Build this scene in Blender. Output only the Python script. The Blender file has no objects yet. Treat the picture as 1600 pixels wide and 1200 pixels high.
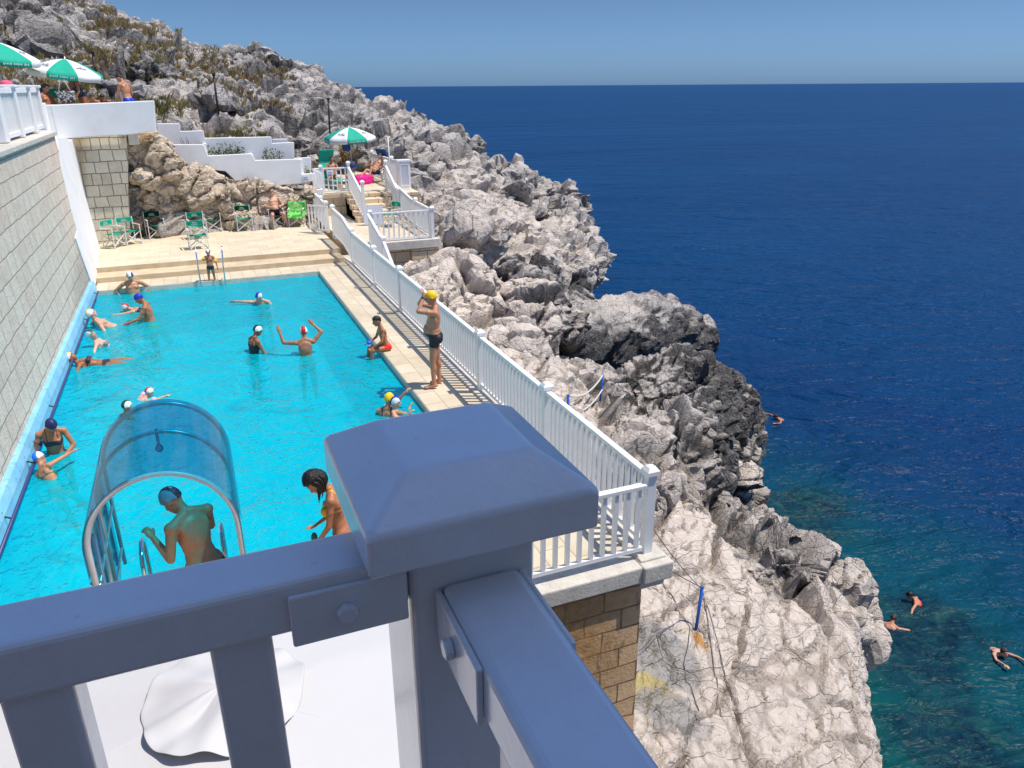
import bpy, bmesh, math, random
import numpy as np
from mathutils import Vector, Matrix, Euler
random.seed(7); np.random.seed(7)
scene = bpy.context.scene
COL = scene.collection
R_ = math.radians
PI = math.pi

# ---------------------------------------------------------------- camera
FPX, PITCH, YAW, ROLL, CAMH = 1202.0, R_(21.2), R_(22.1), R_(0.4), 5.2
fh = Vector((math.sin(YAW), math.cos(YAW), 0)); rh = Vector((math.cos(YAW), -math.sin(YAW), 0)); up = Vector((0, 0, 1))
fw = fh * math.cos(PITCH) - up * math.sin(PITCH)
u0 = fh * math.sin(PITCH) + up * math.cos(PITCH)
rr = rh * math.cos(ROLL) - u0 * math.sin(ROLL)
uu = u0 * math.cos(ROLL) + rh * math.sin(ROLL)
CAM = Vector((0, 0, CAMH))
def ray(x, y):
    return (fw * FPX + rr * (x - 800) - uu * (y - 600)).normalized()
def at_z(x, y, z):
    d = ray(x, y); return CAM + d * ((z - CAMH) / d.z)
def at_x(x, y, X):
    d = ray(x, y); return CAM + d * (X / d.x)
def at_y(x, y, Y):
    d = ray(x, y); return CAM + d * (Y / d.y)
def at_d(x, y, D):
    d = ray(x, y); return CAM + d * (D / math.hypot(d.x, d.y))
cam_data = bpy.data.cameras.new('camera'); cam = bpy.data.objects.new('camera', cam_data); COL.objects.link(cam)
M = Matrix.Identity(4)
for i in range(3):
    M[i][0] = rr[i]; M[i][1] = uu[i]; M[i][2] = -fw[i]; M[i][3] = CAM[i]
cam.matrix_world = M
cam_data.sensor_width = 36; cam_data.lens = 36 * FPX / 1600
cam_data.clip_start = 0.02; cam_data.clip_end = 80000
scene.camera = cam

# ---------------------------------------------------------------- light
SUN = Vector((0.43, -0.18, 1.0)).normalized()
sl = bpy.data.lights.new('sun', 'SUN'); sl.energy = 4.5; sl.angle = R_(0.5); sl.color = (1.0, 0.935, 0.84)
so = bpy.data.objects.new('sun', sl); COL.objects.link(so)
so.rotation_euler = SUN.to_track_quat('Z', 'Y').to_euler()
w = bpy.data.worlds.new('World'); scene.world = w; w.use_nodes = True
nt = w.node_tree; nt.nodes.clear()
sky = nt.nodes.new('ShaderNodeTexSky'); sky.sky_type = 'NISHITA'; sky.sun_disc = False
sky.sun_elevation = math.asin(SUN.z); sky.sun_rotation = math.atan2(SUN.x, SUN.y)
sky.altitude = 0; sky.air_density = 1.0; sky.dust_density = 0.6; sky.ozone_density = 3.0
bg = nt.nodes.new('ShaderNodeBackground'); bg.inputs['Strength'].default_value = 0.15
tc = nt.nodes.new('ShaderNodeTexCoord'); sxz = nt.nodes.new('ShaderNodeSeparateXYZ'); nt.links.new(tc.outputs['Generated'], sxz.inputs[0])
rp = nt.nodes.new('ShaderNodeValToRGB'); el = rp.color_ramp.elements
for _ in range(2): el.new(0.5)
for e_, (p_, c_) in zip(el, ((0.0, (0.252, 0.45, 0.89)), (0.095, (0.265, 0.365, 0.55)), (0.4, (0.53, 0.67, 0.90)), (1.0, (0.63, 0.75, 0.94)))):
    e_.position = p_; e_.color = (*c_, 1)
mx = nt.nodes.new('ShaderNodeMix'); mx.data_type = 'RGBA'; mx.blend_type = 'MULTIPLY'; mx.inputs['Factor'].default_value = 1.0
wo = nt.nodes.new('ShaderNodeOutputWorld')
nt.links.new(sxz.outputs['Z'], rp.inputs[0]); nt.links.new(sky.outputs[0], mx.inputs['A']); nt.links.new(rp.outputs[0], mx.inputs['B'])
nt.links.new(mx.outputs['Result'], bg.inputs[0]); nt.links.new(bg.outputs[0], wo.inputs[0])
scene.view_settings.view_transform = 'Standard'; scene.view_settings.look = 'None'
scene.view_settings.exposure = 0.1; scene.view_settings.gamma = 1.0
scene.cycles.max_bounces = 8; scene.cycles.transparent_max_bounces = 16
scene.cycles.use_denoising = True

# ---------------------------------------------------------------- materials
def s2l(c):
    return tuple(((v / 12.92) if v <= 0.04045 else ((v + 0.055) / 1.055) ** 2.4) for v in c)
def rgb8(r, g, b):
    return s2l((r / 255, g / 255, b / 255))
class N:
    """small helper around a material's node tree"""
    def __init__(self, name, rough=0.7, color=(0.5, 0.5, 0.5), metallic=0.0, spec=0.5):
        self.m = bpy.data.materials.new(name); self.m.use_nodes = True
        self.t = self.m.node_tree; self.b = self.t.nodes['Principled BSDF']
        self.b.inputs['Base Color'].default_value = (*color, 1); self.b.inputs['Roughness'].default_value = rough
        self.b.inputs['Metallic'].default_value = metallic; self.b.inputs['Specular IOR Level'].default_value = spec
        self.out = self.t.nodes['Material Output']; self._co = None
    def n(self, typ, **kw):
        nd = self.t.nodes.new(typ)
        for k, v in kw.items():
            if k.startswith('i_'):
                key = k[2:]
                nd.inputs[int(key) if key.isdigit() else key].default_value = v
            else: setattr(nd, k, v)
        return nd
    def l(self, a, b): self.t.links.new(a, b)
    def co(self, kind='Object'):
        if self._co is None: self._co = self.n('ShaderNodeTexCoord')
        return self._co.outputs[kind]
    def mapping(self, src, scale=(1, 1, 1), rot=(0, 0, 0), loc=(0, 0, 0)):
        mp = self.n('ShaderNodeMapping'); mp.inputs['Scale'].default_value = scale
        mp.inputs['Rotation'].default_value = rot; mp.inputs['Location'].default_value = loc
        self.l(src, mp.inputs['Vector']); return mp.outputs[0]
    def noise(self, scale, detail=4, rough=0.6, vec=None, dist=0.0):
        nd = self.n('ShaderNodeTexNoise', i_Scale=scale, i_Detail=detail, i_Roughness=rough, i_Distortion=dist)
        self.l(vec if vec is not None else self.co(), nd.inputs['Vector']); return nd.outputs['Fac']
    def voro(self, scale, feature='F1', vec=None, rand=1.0):
        nd = self.n('ShaderNodeTexVoronoi', feature=feature, i_Scale=scale, i_Randomness=rand)
        self.l(vec if vec is not None else self.co(), nd.inputs['Vector']); return nd
    def ramp(self, src, stops, interp='LINEAR'):
        nd = self.n('ShaderNodeValToRGB'); nd.color_ramp.interpolation = interp
        el = nd.color_ramp.elements
        while len(el) < len(stops): el.new(0.5)
        for e, (p, c) in zip(el, stops):
            e.position = p; e.color = (*c, 1) if len(c) == 3 else c
        self.l(src, nd.inputs[0]); return nd.outputs[0]
    def rampf(self, src, a, b):
        nd = self.n('ShaderNodeMapRange', clamp=True); nd.inputs['From Min'].default_value = a; nd.inputs['From Max'].default_value = b
        self.l(src, nd.inputs['Value']); return nd.outputs['Result']
    def mix(self, fac, a, b, mode='MIX'):
        nd = self.n('ShaderNodeMix', data_type='RGBA', blend_type=mode)
        for key, v in (('Factor', fac), ('A', a), ('B', b)):
            if isinstance(v, (int, float)): nd.inputs[key].default_value = v
            elif isinstance(v, tuple): nd.inputs[key].default_value = (*v, 1) if len(v) == 3 else v
            else: self.l(v, nd.inputs[key])
        return nd.outputs['Result']
    def math(self, op, a, b=None):
        nd = self.n('ShaderNodeMath', operation=op)
        for i, v in enumerate((a, b)):
            if v is None: continue
            if isinstance(v, (int, float)): nd.inputs[i].default_value = v
            else: self.l(v, nd.inputs[i])
        return nd.outputs[0]
    def attr(self, name):
        return self.n('ShaderNodeAttribute', attribute_name=name)
    def color(self, src): self.l(src, self.b.inputs['Base Color']); return self
    def bump(self, h, dist=0.01, strength=1.0, normal=None):
        nd = self.n('ShaderNodeBump', i_Strength=strength, i_Distance=dist); self.l(h, nd.inputs['Height'])
        if normal is not None: self.l(normal, nd.inputs['Normal'])
        self.l(nd.outputs[0], self.b.inputs['Normal']); return nd.outputs[0]

MAT = {}
def paint(name, c, rough=0.45, var=0.08, scale=6, bump=0.0015, spec=0.5, metallic=0.0):
    k = N(name, rough, c, metallic, spec)
    f = k.noise(scale, 5, 0.65)
    lo = tuple(v * (1 - var) for v in c); hi = tuple(min(1, v * (1 + var)) for v in c)
    k.color(k.ramp(f, [(0.3, lo), (0.7, hi)]))
    if bump: k.bump(k.noise(scale * 12, 3, 0.6), bump, 0.6)
    MAT[name] = k.m; return k
paint('dark_stone', (.45, .39, .32), .9, .3, 3, .01); paint('terracotta', (.22, .12, .08), .8, .2, 6, .002)
paint('white_paint', (0.80, 0.80, 0.79), 0.4, 0.05, 5, 0.001)
paint('white_fence', (0.82, 0.82, 0.80), 0.45, 0.05, 3, 0.001)
k = N('thick_white_paint', 0.27, (0.74, 0.73, 0.71))
f = k.noise(9, 6, 0.7); g = k.voro(120, vec=k.co())
sp = k.noise(55, 2, 0.5)
k.color(k.mix(k.math('MULTIPLY', k.rampf(sp, 0.74, 0.80), .35), k.ramp(f, [(0.3, (0.72, 0.71, 0.71)), (0.7, (0.80, 0.79, 0.79))]), (0.38, 0.36, 0.33)))
hh = k.math('ADD', k.math('MULTIPLY', k.noise(70, 4, 0.6), 0.6), k.noise(14, 3, 0.5))
k.b.inputs['Coat Weight'].default_value = .6; k.b.inputs['Coat Roughness'].default_value = .16; k.bump(hh, 0.0035, 0.45); MAT['thick_white_paint'] = k.m
k = N('white_render', 0.85, (0.8, 0.8, 0.79))
f = k.noise(1.3, 6, 0.7)
k.color(k.ramp(f, [(0.25, (0.72, 0.71, 0.69)), (0.5, (0.80, 0.80, 0.79)), (0.75, (0.83, 0.83, 0.82))]))
k.bump(k.math('ADD', k.math('MULTIPLY', k.noise(14, 4, 0.5), .3), k.noise(1.8, 3, 0.5)), 0.02, 0.35); MAT['white_render'] = k.m
paint('white_canvas', (0.82, 0.81, 0.79), 0.6, 0.03, 2.5, 0.0)
paint('green_canvas', (.0, .40, .26), 0.75, 0.10, 8, 0.002)
paint('white_cloth', (0.8, 0.8, 0.78), 0.8, 0.04, 5, 0.002)
paint('dark_metal', (0.02, 0.02, 0.022), 0.5, 0.2, 5, 0)
paint('blue_metal', rgb8(25, 95, 190), 0.45, 0.12, 6, 0.001)
paint('navy_rail', rgb8(58, 62, 110), 0.4, 0.12, 6, 0.001)
paint('rope', (0.62, 0.58, 0.50), 0.9, 0.15, 40, 0.003)
paint('wire', (0.10, 0.09, 0.08), 0.7, 0.1, 20, 0)
paint('rust', rgb8(205, 120, 30), 0.85, 0.3, 8, 0.004)
paint('pink_cloth', rgb8(225, 25, 135), 0.85, 0.15, 8, 0.004)
paint('yellow_cloth', rgb8(240, 215, 90), 0.85, 0.1, 8, 0.004)
paint('blue_cloth', rgb8(40, 85, 150), 0.85, 0.2, 8, 0.004)
paint('navy_cloth', rgb8(22, 28, 58), 0.8, 0.2, 10, 0.003)
paint('lime_cloth', rgb8(165, 190, 60), 0.85, 0.15, 8, 0.003)
paint('sign_ink', rgb8(60, 110, 160), 0.6, 0.05, 5, 0)
paint('tin_grey', (0.35, 0.36, 0.38), 0.5, 0.1, 5, 0.001)
paint('straw', rgb8(214, 196, 150), 0.9, 0.15, 30, 0.004)
paint('hoop_grey', (.62, .62, .62), .35, .1, 9, 0)
k = N('chrome', 0.12, (0.75, 0.76, 0.78), 1.0); MAT['chrome'] = k.m
k = N('aluminium', 0.32, (0.72, 0.73, 0.74), 0.7)
k.color(k.ramp(k.noise(9, 5, 0.7), [(0.3, (0.60, 0.60, 0.61)), (0.7, (0.80, 0.80, 0.80))])); MAT['aluminium'] = k.m
k = N('towel_green', 0.95, rgb8(95, 190, 80))
v = k.voro(9, vec=k.mapping(k.co(), (1, 1, 2.2)))
k.color(k.mix(k.rampf(k.noise(7, 4, 0.6, dist=1.2), 0.45, 0.58), rgb8(70, 165, 62), rgb8(150, 225, 125)))
k.bump(k.noise(40, 3), 0.01, 0.6); MAT['towel_green'] = k.m
k = N('sign_white', 0.5, (0.8, 0.82, 0.84)); MAT['sign_white'] = k.m
k = N('panel_grey', 0.5, (0.55, 0.57, 0.66)); MAT['panel_grey'] = k.m
# block masonry: bricks laid in the wall's own plane
def blocks(name, base, joint, bw, bh, axis, mort=0.012, rough_amt=0.05, tint=None, pit=0.5, bias=0.0, squash=1.0, var=1.0):
    k = N(name, 0.9, base)
    o = k.co()
    sx = k.n('ShaderNodeSeparateXYZ'); k.l(o, sx.inputs[0])
    cx = k.n('ShaderNodeCombineXYZ'); wob = k.noise(2.1, 3, 0.5)
    wx = k.math('MULTIPLY', k.math('SUBTRACT', wob, 0.5), 0.07); 
    k.l(k.math('ADD', sx.outputs['X' if axis == 'X' else 'Y'], wx), cx.inputs[0]); k.l(k.math('ADD', sx.outputs['Z'], wx), cx.inputs[1])
    br = k.n('ShaderNodeTexBrick', offset=0.5, squash=squash, squash_frequency=3)
    for key, v in (('Scale', 1.0), ('Mortar Size', mort), ('Mortar Smooth', 0.35), ('Bias', bias), ('Brick Width', bw), ('Row Height', bh)):
        br.inputs[key].default_value = v
    lo = tuple(c * (1 - .18 * var) for c in base); hi = tuple(min(.95, c * (1 + .12 * var)) for c in base)
    br.inputs['Color1'].default_value = (*lo, 1); br.inputs['Color2'].default_value = (*hi, 1); br.inputs['Mortar'].default_value = (*joint, 1)
    k.l(cx.outputs[0], br.inputs['Vector'])
    n1 = k.noise(3.5, 7, 0.75); n2 = k.noise(22, 6, 0.75)
    c = k.mix(0.55, br.outputs['Color'], k.ramp(n1, [(0.3, (0.62, 0.60, 0.56)), (0.7, (1, 1, 1))]), 'MULTIPLY')
    c = k.mix(k.math('MULTIPLY', k.rampf(n2, 0.56, 0.72), pit), c, tuple(v * 0.42 for v in base))
    if tint is not None:
        c = tint(k, c)
    k.color(c)
    h = k.math('ADD', k.math('MULTIPLY', br.outputs['Fac'], -1.0), k.math('ADD', k.math('MULTIPLY', n2, -0.7), k.math('MULTIPLY', n1, 0.8)))
    k.bump(h, rough_amt, 0.9); MAT[name] = k.m; return k
def left_tint(k, c):      # rough unfinished stone low on the far end of the wall
    sx = k.n('ShaderNodeSeparateXYZ'); k.l(k.co(), sx.inputs[0])
    e = k.math('ADD', k.math('ADD', k.math('MULTIPLY', sx.outputs['Z'], -1.1), k.math('MULTIPLY', sx.outputs['Y'], 0.30)), k.math('MULTIPLY', k.noise(1.4, 5, 0.7), 3.0))
    return k.mix(k.math('MULTIPLY', k.rampf(e, 6.6, 7.6), 0.6), c, k.ramp(k.noise(11, 7, 0.8), [(0.35, (0.22, 0.17, 0.13)), (0.65, (0.58, 0.49, 0.41))]))
blocks('wall_blocks', (0.97, 0.79, 0.64), (0.52, 0.42, 0.33), 0.58, 0.36, 'Y', 0.012, 0.075, left_tint, 0.9, var=.4)
def back_tint(k, c):
    sx = k.n('ShaderNodeSeparateXYZ'); k.l(k.co(), sx.inputs[0])
    e = k.math('ADD', k.math('MULTIPLY', sx.outputs['X'], -1.0), k.math('ADD', k.math('MULTIPLY', sx.outputs['Z'], 0.25), k.math('MULTIPLY', k.noise(2.5, 5), 0.8)))
    return k.mix(k.math('MULTIPLY', k.rampf(e, 4.05, 4.3), 0.6), c, (0.55, 0.36, 0.17))
blocks('back_blocks', (0.88, 0.77, 0.60), (0.30, 0.25, 0.18), 0.40, 0.37, 'X', 0.014, 0.05, back_tint, 0.5, squash=0.7)
def ochre(k, c):
    sx = k.n('ShaderNodeSeparateXYZ'); k.l(k.co(), sx.inputs[0])
    e = k.math('ADD', k.math('MULTIPLY', sx.outputs['X'], -1.2), k.math('MULTIPLY', k.noise(2.2, 5, 0.7), 2.2))
    c = k.mix(k.math('MULTIPLY', k.rampf(e, -3.9, -3.0), 0.75), c, k.ramp(k.noise(9, 7, 0.8), [(0.35, (0.30, 0.15, 0.04)), (0.6, (0.66, 0.34, 0.11)), (0.8, (0.78, 0.54, 0.30))]))
    d = k.noise(1.7, 5, 0.7, vec=k.mapping(k.co(), (2.2, 1, 0.7)))
    return k.mix(k.math('MULTIPLY', k.rampf(d, 0.58, 0.68), 0.7), c, (0.05, 0.035, 0.02))
blocks('retaining_blocks', (0.90, 0.57, 0.31), (0.30, 0.18, 0.09), 0.50, 0.28, 'X', 0.012, 0.06, ochre, 0.55)
blocks('stair_blocks', (0.84, 0.68, 0.47), (0.32, 0.22, 0.12), 0.55, 0.36, 'X', 0.014, 0.03, None, 0.35)
# paving
def paving(name, base, bw, bh, rot, joint, wear=0.3):
    k = N(name, 0.8, base)
    br = k.n('ShaderNodeTexBrick', offset=0.5)
    for key, v in (('Scale', 1.0), ('Mortar Size', 0.006), ('Mortar Smooth', 0.3), ('Bias', 0.0), ('Brick Width', bw), ('Row Height', bh)):
        br.inputs[key].default_value = v
    br.inputs['Color1'].default_value = (*[c * 0.9 for c in base], 1); br.inputs['Color2'].default_value = (*[c * 1.06 for c in base], 1)
    br.inputs['Mortar'].default_value = (*joint, 1)
    k.l(k.mapping(k.co(), rot=(0, 0, rot)), br.inputs['Vector'])
    n1 = k.noise(1.7, 6, 0.7); n2 = k.noise(13, 6, 0.75)
    c = k.mix(wear, br.outputs['Color'], k.ramp(n1, [(0.3, (0.70, 0.58, 0.40)), (0.65, (1, 1, 1))]), 'MULTIPLY')
    c = k.mix(k.math('MULTIPLY', k.rampf(n2, 0.58, 0.75), 0.4), c, tuple(v * 0.55 for v in base))
    k.color(c); k.bump(k.math('ADD', k.math('MULTIPLY', br.outputs['Fac'], -1), k.math('MULTIPLY', n2, -0.4)), 0.008, 0.8)
    MAT[name] = k.m
paving('deck_paving', (0.66, 0.58, 0.44), 0.55, 0.36, PI / 2, (0.42, 0.34, 0.22), 0.5)
paving('terrace_paving', (0.70, 0.60, 0.44), 0.6, 0.4, 0, (0.52, 0.42, 0.28), 0.3)
k = N('step_stone', 0.85, (0.62, 0.50, 0.34)); 
f = k.noise(2.5, 6, 0.7); v = k.noise(16, 6, 0.75)
c = k.ramp(f, [(0.3, (0.50, 0.38, 0.23)), (0.7, (0.68, 0.57, 0.40))]); k.color(k.mix(k.math('MULTIPLY', k.rampf(v, 0.56, 0.72), 0.4), c, (0.3, 0.22, 0.13)))
k.bump(v, 0.012, 0.7); MAT['step_stone'] = k.m
k = N('limestone_cap', 0.85, (0.62, 0.58, 0.5)); f = k.noise(4, 6, 0.7); v = k.noise(24, 6, 0.75)
c = k.ramp(f, [(0.3, (0.50, 0.46, 0.39)), (0.7, (0.70, 0.66, 0.58))]); k.color(k.mix(k.math('MULTIPLY', k.rampf(v, 0.55, 0.7), 0.5), c, (0.25, 0.22, 0.18)))
k.bump(v, 0.02, 0.8); MAT['limestone_cap'] = k.m
k = N('soil', 0.95, (0.12, 0.08, 0.05)); k.color(k.ramp(k.noise(9, 6, 0.7), [(0.3, (0.06, 0.04, 0.025)), (0.7, (0.2, 0.14, 0.09))])); MAT['soil'] = k.m
k = N('leaf_green', 0.6, (0.06, 0.1, 0.03)); k.color(k.ramp(k.noise(6, 3), [(0.3, (0.035, 0.07, 0.02)), (0.7, (0.13, 0.19, 0.06))])); MAT['leaf_green'] = k.m
k = N('stem_brown', 0.9, (0.1, 0.06, 0.04)); MAT['stem_brown'] = k.m
# pool
k = N('pool_blue_wall', 0.55, (0.25, 0.55, 0.72)); f = k.noise(9, 6, 0.75)
c = k.ramp(k.noise(2, 4), [(0.3, (0.20, 0.50, 0.70)), (0.7, (0.32, 0.62, 0.78))])
k.color(k.mix(k.math('MULTIPLY', k.rampf(f, 0.55, 0.66), 0.6), c, (0.05, 0.22, 0.40))); k.bump(f, 0.02, 0.6); MAT['pool_blue_wall'] = k.m
k = N('pool_floor', 0.7, (0.10, 0.62, 0.70)); f = k.noise(0.35, 4, 0.6)
k.color(k.ramp(f, [(0.3, (0.012, 0.56, 0.70)), (0.7, (0.03, 0.68, 0.80))])); MAT['pool_floor'] = k.m
# ---------------------------------------------------------------- mesh helpers
class MB:
    def __init__(self): self.bm = bmesh.new(); self.mi = 0
    def _tag(self, faces, smooth=False):
        for f in faces: f.material_index = self.mi; f.smooth = smooth
    def box(self, c, s, rot=None):
        m = Matrix.Translation(c) @ (rot.to_4x4() if rot is not None else Matrix.Identity(4)) @ Matrix.Diagonal((*s, 1))
        r = bmesh.ops.create_cube(self.bm, size=1.0, matrix=m)
        self._tag({f for v in r['verts'] for f in v.link_faces}); return self
    def span(self, a, b):
        a = Vector(a); b = Vector(b); return self.box((a + b) / 2, [abs(x) for x in (b - a)])
    def bar(self, p, q, wx, wz, upv=(0, 0, 1)):
        p = Vector(p); q = Vector(q); d = (q - p); L = d.length; y = d.normalized(); z = Vector(upv)
        x = y.cross(z)
        if x.length < 1e-4: x = y.cross(Vector((1, 0, 0)))
        x.normalize(); z = x.cross(y)
        rot = Matrix((x, y, z)).transposed()
        return self.box((p + q) / 2, (wx, L, wz), rot)
    def tube(self, pts, r, seg=10, cap=True, radii=None):
        pts = [Vector(p) for p in pts]; rings = []; prev = None
        for i, p in enumerate(pts):
            d = (pts[min(i + 1, len(pts) - 1)] - pts[max(i - 1, 0)]).normalized()
            if prev is None:
                a = d.orthogonal().normalized()
            else:
                a = prev - d * prev.dot(d)
                a = a.normalized() if a.length > 1e-5 else d.orthogonal().normalized()
            prev = a; b = d.cross(a); rad = radii[i] if radii else r
            rings.append([self.bm.verts.new(p + (a * math.cos(2 * PI * k / seg) + b * math.sin(2 * PI * k / seg)) * rad) for k in range(seg)])
        fs = []
        for A, B in zip(rings, rings[1:]):
            for k in range(seg): fs.append(self.bm.faces.new((A[k], A[(k + 1) % seg], B[(k + 1) % seg], B[k])))
        if cap:
            fs.append(self.bm.faces.new(rings[0][::-1])); fs.append(self.bm.faces.new(rings[-1]))
        self._tag(fs, True); return self
    def prism(self, poly, off):
        """closed prism: polygon of 3-D points swept along the vector off"""
        off = Vector(off); A = [self.bm.verts.new(Vector(p)) for p in poly]; B = [self.bm.verts.new(Vector(p) + off) for p in poly]
        n = len(A); fs = [self.bm.faces.new(A[::-1]), self.bm.faces.new(B)]
        for i in range(n): fs.append(self.bm.faces.new((A[i], A[(i + 1) % n], B[(i + 1) % n], B[i])))
        self._tag(fs); bmesh.ops.recalc_face_normals(self.bm, faces=fs); return self
    def quad(self, *p):
        f = self.bm.faces.new([self.bm.verts.new(Vector(v)) for v in p]); self._tag([f]); return self
    def ball(self, c, r, seg=16, rings=10, rot=None):
        r = (r, r, r) if isinstance(r, (int, float)) else r
        m = Matrix.Translation(c) @ (rot.to_4x4() if rot is not None else Matrix.Identity(4)) @ Matrix.Diagonal((*r, 1))
        q = bmesh.ops.create_uvsphere(self.bm, u_segments=seg, v_segments=rings, radius=1, matrix=m)
        self._tag({f for v in q['verts'] for f in v.link_faces}, True); return self
    def lathe(self, c, prof, seg=16, smooth=True):
        c = Vector(c); rings = []
        for (r, z) in prof:
            rings.append([self.bm.verts.new(c + Vector((r * math.cos(2 * PI * k / seg), r * math.sin(2 * PI * k / seg), z))) for k in range(seg)])
        fs = []
        for A, B in zip(rings, rings[1:]):
            for k in range(seg): fs.append(self.bm.faces.new((A[k], A[(k + 1) % seg], B[(k + 1) % seg], B[k])))
        fs.append(self.bm.faces.new(rings[0][::-1])); fs.append(self.bm.faces.new(rings[-1]))
        self._tag(fs, smooth); return self
    def mat(self, i): self.mi = i; return self
    def build(self, name, mats, parent=None, bevel=0, seg=2, smooth=None):
        me = bpy.data.meshes.new(name); self.bm.to_mesh(me); self.bm.free()
        for m in (mats if isinstance(mats, (list, tuple)) else [mats]): me.materials.append(MAT[m] if isinstance(m, str) else m)
        o = bpy.data.objects.new(name, me); COL.objects.link(o)
        if parent is not None: o.parent = parent
        if bevel:
            b = o.modifiers.new('bevel', 'BEVEL'); b.width = bevel; b.segments = seg; b.limit_method = 'ANGLE'; b.harden_normals = False
        return o
def tag(o, label=None, cat=None, group=None, kind=None):
    for k_, v in (('label', label), ('category', cat), ('group', group), ('kind', kind)):
        if v: o[k_] = v
    return o
def empty(name, loc=(0, 0, 0), rz=0):
    o = bpy.data.objects.new(name, None); COL.objects.link(o); o.location = loc; o.rotation_euler = (0, 0, rz); o.empty_display_size = .1
    return o
def child(name, mesh, parent, loc=(0, 0, 0), rot=None):
    o = bpy.data.objects.new(name, mesh); COL.objects.link(o); o.parent = parent; o.location = loc
    if rot is not None: o.rotation_euler = rot
    return o
def copy_tree(o, parent=None):
    c = o.copy(); COL.objects.link(c)
    if parent is not None: c.parent = parent
    for ch in list(o.children): copy_tree(ch, c)
    return c
def mesh_from(name, V, F, mats, smooth=True, parent=None):
    me = bpy.data.meshes.new(name); me.from_pydata([tuple(v) for v in V], [], [tuple(f) for f in F])
    for m in (mats if isinstance(mats, (list, tuple)) else [mats]): me.materials.append(MAT[m] if isinstance(m, str) else m)
    if smooth: me.polygons.foreach_set('use_smooth', [True] * len(me.polygons))
    o = bpy.data.objects.new(name, me); COL.objects.link(o)
    if parent is not None: o.parent = parent
    return o

# ---------------------------------------------------------------- pool and decks
PX0, PX1, PY0, PY1, WZ = -2.8, 3.25, 7.2, 23.48, -0.13
m = MB()                                   # basin
m.quad((PX0, PY0, -1.45), (PX1, PY0, -1.45), (PX1, PY1, -1.45), (PX0, PY1, -1.45))
basin = m.build('pool_floor', 'pool_floor'); tag(basin, 'turquoise painted floor of the swimming pool', 'pool floor', kind='structure')
m = MB()
m.span((PX0 - .25, PY0 - .2, -1.6), (PX0 - .004, PY1 + .2, -.0)); m.span((PX1 + .004, PY0 - .2, -1.6), (PX1 + .3, PY1 + .2, -.08))
m.span((PX0, PY1 + .004, -1.6), (PX1, PY1 + .3, -.08)); m.span((PX0, PY0 - .3, -1.6), (PX1, PY0 - .004, -.08))
m.build('pool_side', 'pool_floor')['kind'] = 'structure'
m = MB()                                   # upper band of the sides, stone coloured above the water
m.span((PX1, PY0, -.30), (PX1 + .012, PY1, -.01)); m.span((PX0, PY1 - .008, -.30), (PX1, PY1 + .012, -.01))
o = m.build('pool_edge', 'limestone_cap'); o['kind'] = 'structure'
m = MB()                                   # deck level 0: right side and far strip
m.span((PX1 + .013, 6.5, -.3), (4.22, 24.46, 0)); m.span((PX0 - .05, PY1 + .013, -.3), (PX1 + .013, 24.46, 0))
m.span((1.16, 6.52, -.5), (3.262, 8.2, -.002)); m.build('pool_deck', 'deck_paving')['kind'] = 'structure'
m = MB(); m.span((PX0 - .1, 24.46, -.3), (4.22, 25.22, .15)); m.build('steps', 'step_stone', bevel=.01)['kind'] = 'structure'
m = MB(); m.span((PX0 - .1, 25.2, -.35), (4.22, 25.26, .295)); m.build('step_riser', 'step_stone')['kind'] = 'structure'
m = MB(); m.span((PX0 - .3, 25.22, -.4), (4.22, 31.5, .3)); m.build('terrace', 'terrace_paving')['kind'] = 'structure'
m = MB(); m.span((4.22, 6.45, -.35), (4.56, 25.3, .05)); m.build('kerb', 'limestone_cap', bevel=.012)['kind'] = 'structure'
m = MB(); m.span((-2.85, 1.0, -.6), (1.15, 7.19, .3)); m.build('near_platform', 'terrace_paving')['kind'] = 'structure'

# pool water
k = N('pool_water', 0.05)
k.t.nodes.remove(k.b)
o1 = k.co()
big = k.noise(1.1, 3, 0.55, vec=k.mapping(o1, (1, 0.8, 1)), dist=0.9)
mid = k.noise(3.4, 3, 0.6, vec=k.mapping(o1, (1.3, 0.9, 1)), dist=1.4)
fin = k.noise(11, 2, 0.5, dist=0.6)
h = k.math('ADD', k.math('ADD', k.math('MULTIPLY', big, 0.55), k.math('MULTIPLY', mid, 0.30)), k.math('MULTIPLY', fin, 0.06))
bp = k.n('ShaderNodeBump', i_Strength=1.0, i_Distance=0.26); k.l(h, bp.inputs['Height'])
tr = k.n('ShaderNodeBsdfTransparent')
caustic_web = k.voro(2.6, 'DISTANCE_TO_EDGE', vec=k.mapping(o1, (1, .8, 1)))
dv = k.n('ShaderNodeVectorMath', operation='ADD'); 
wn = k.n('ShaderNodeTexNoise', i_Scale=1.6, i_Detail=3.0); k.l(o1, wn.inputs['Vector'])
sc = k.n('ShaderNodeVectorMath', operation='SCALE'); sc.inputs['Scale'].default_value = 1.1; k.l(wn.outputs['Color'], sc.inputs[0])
k.l(o1, dv.inputs[0]); k.l(sc.outputs[0], dv.inputs[1]); k.l(dv.outputs[0], caustic_web.inputs['Vector'])
k.l(k.mix(k.rampf(caustic_web.outputs['Distance'], 0.0, 0.16), (0.30, 0.98, 1.0), (0.10, 0.86, 0.96)), tr.inputs['Color'])  # caustic light web painted into the water's transparent tint
gl = k.n('ShaderNodeBsdfGlossy'); gl.inputs['Roughness'].default_value = 0.06; gl.inputs['Color'].default_value = (.5, .85, 1, 1)
k.l(bp.outputs[0], gl.inputs['Normal'])
fr = k.n('ShaderNodeFresnel', i_IOR=1.33); k.l(bp.outputs[0], fr.inputs['Normal'])
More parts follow.
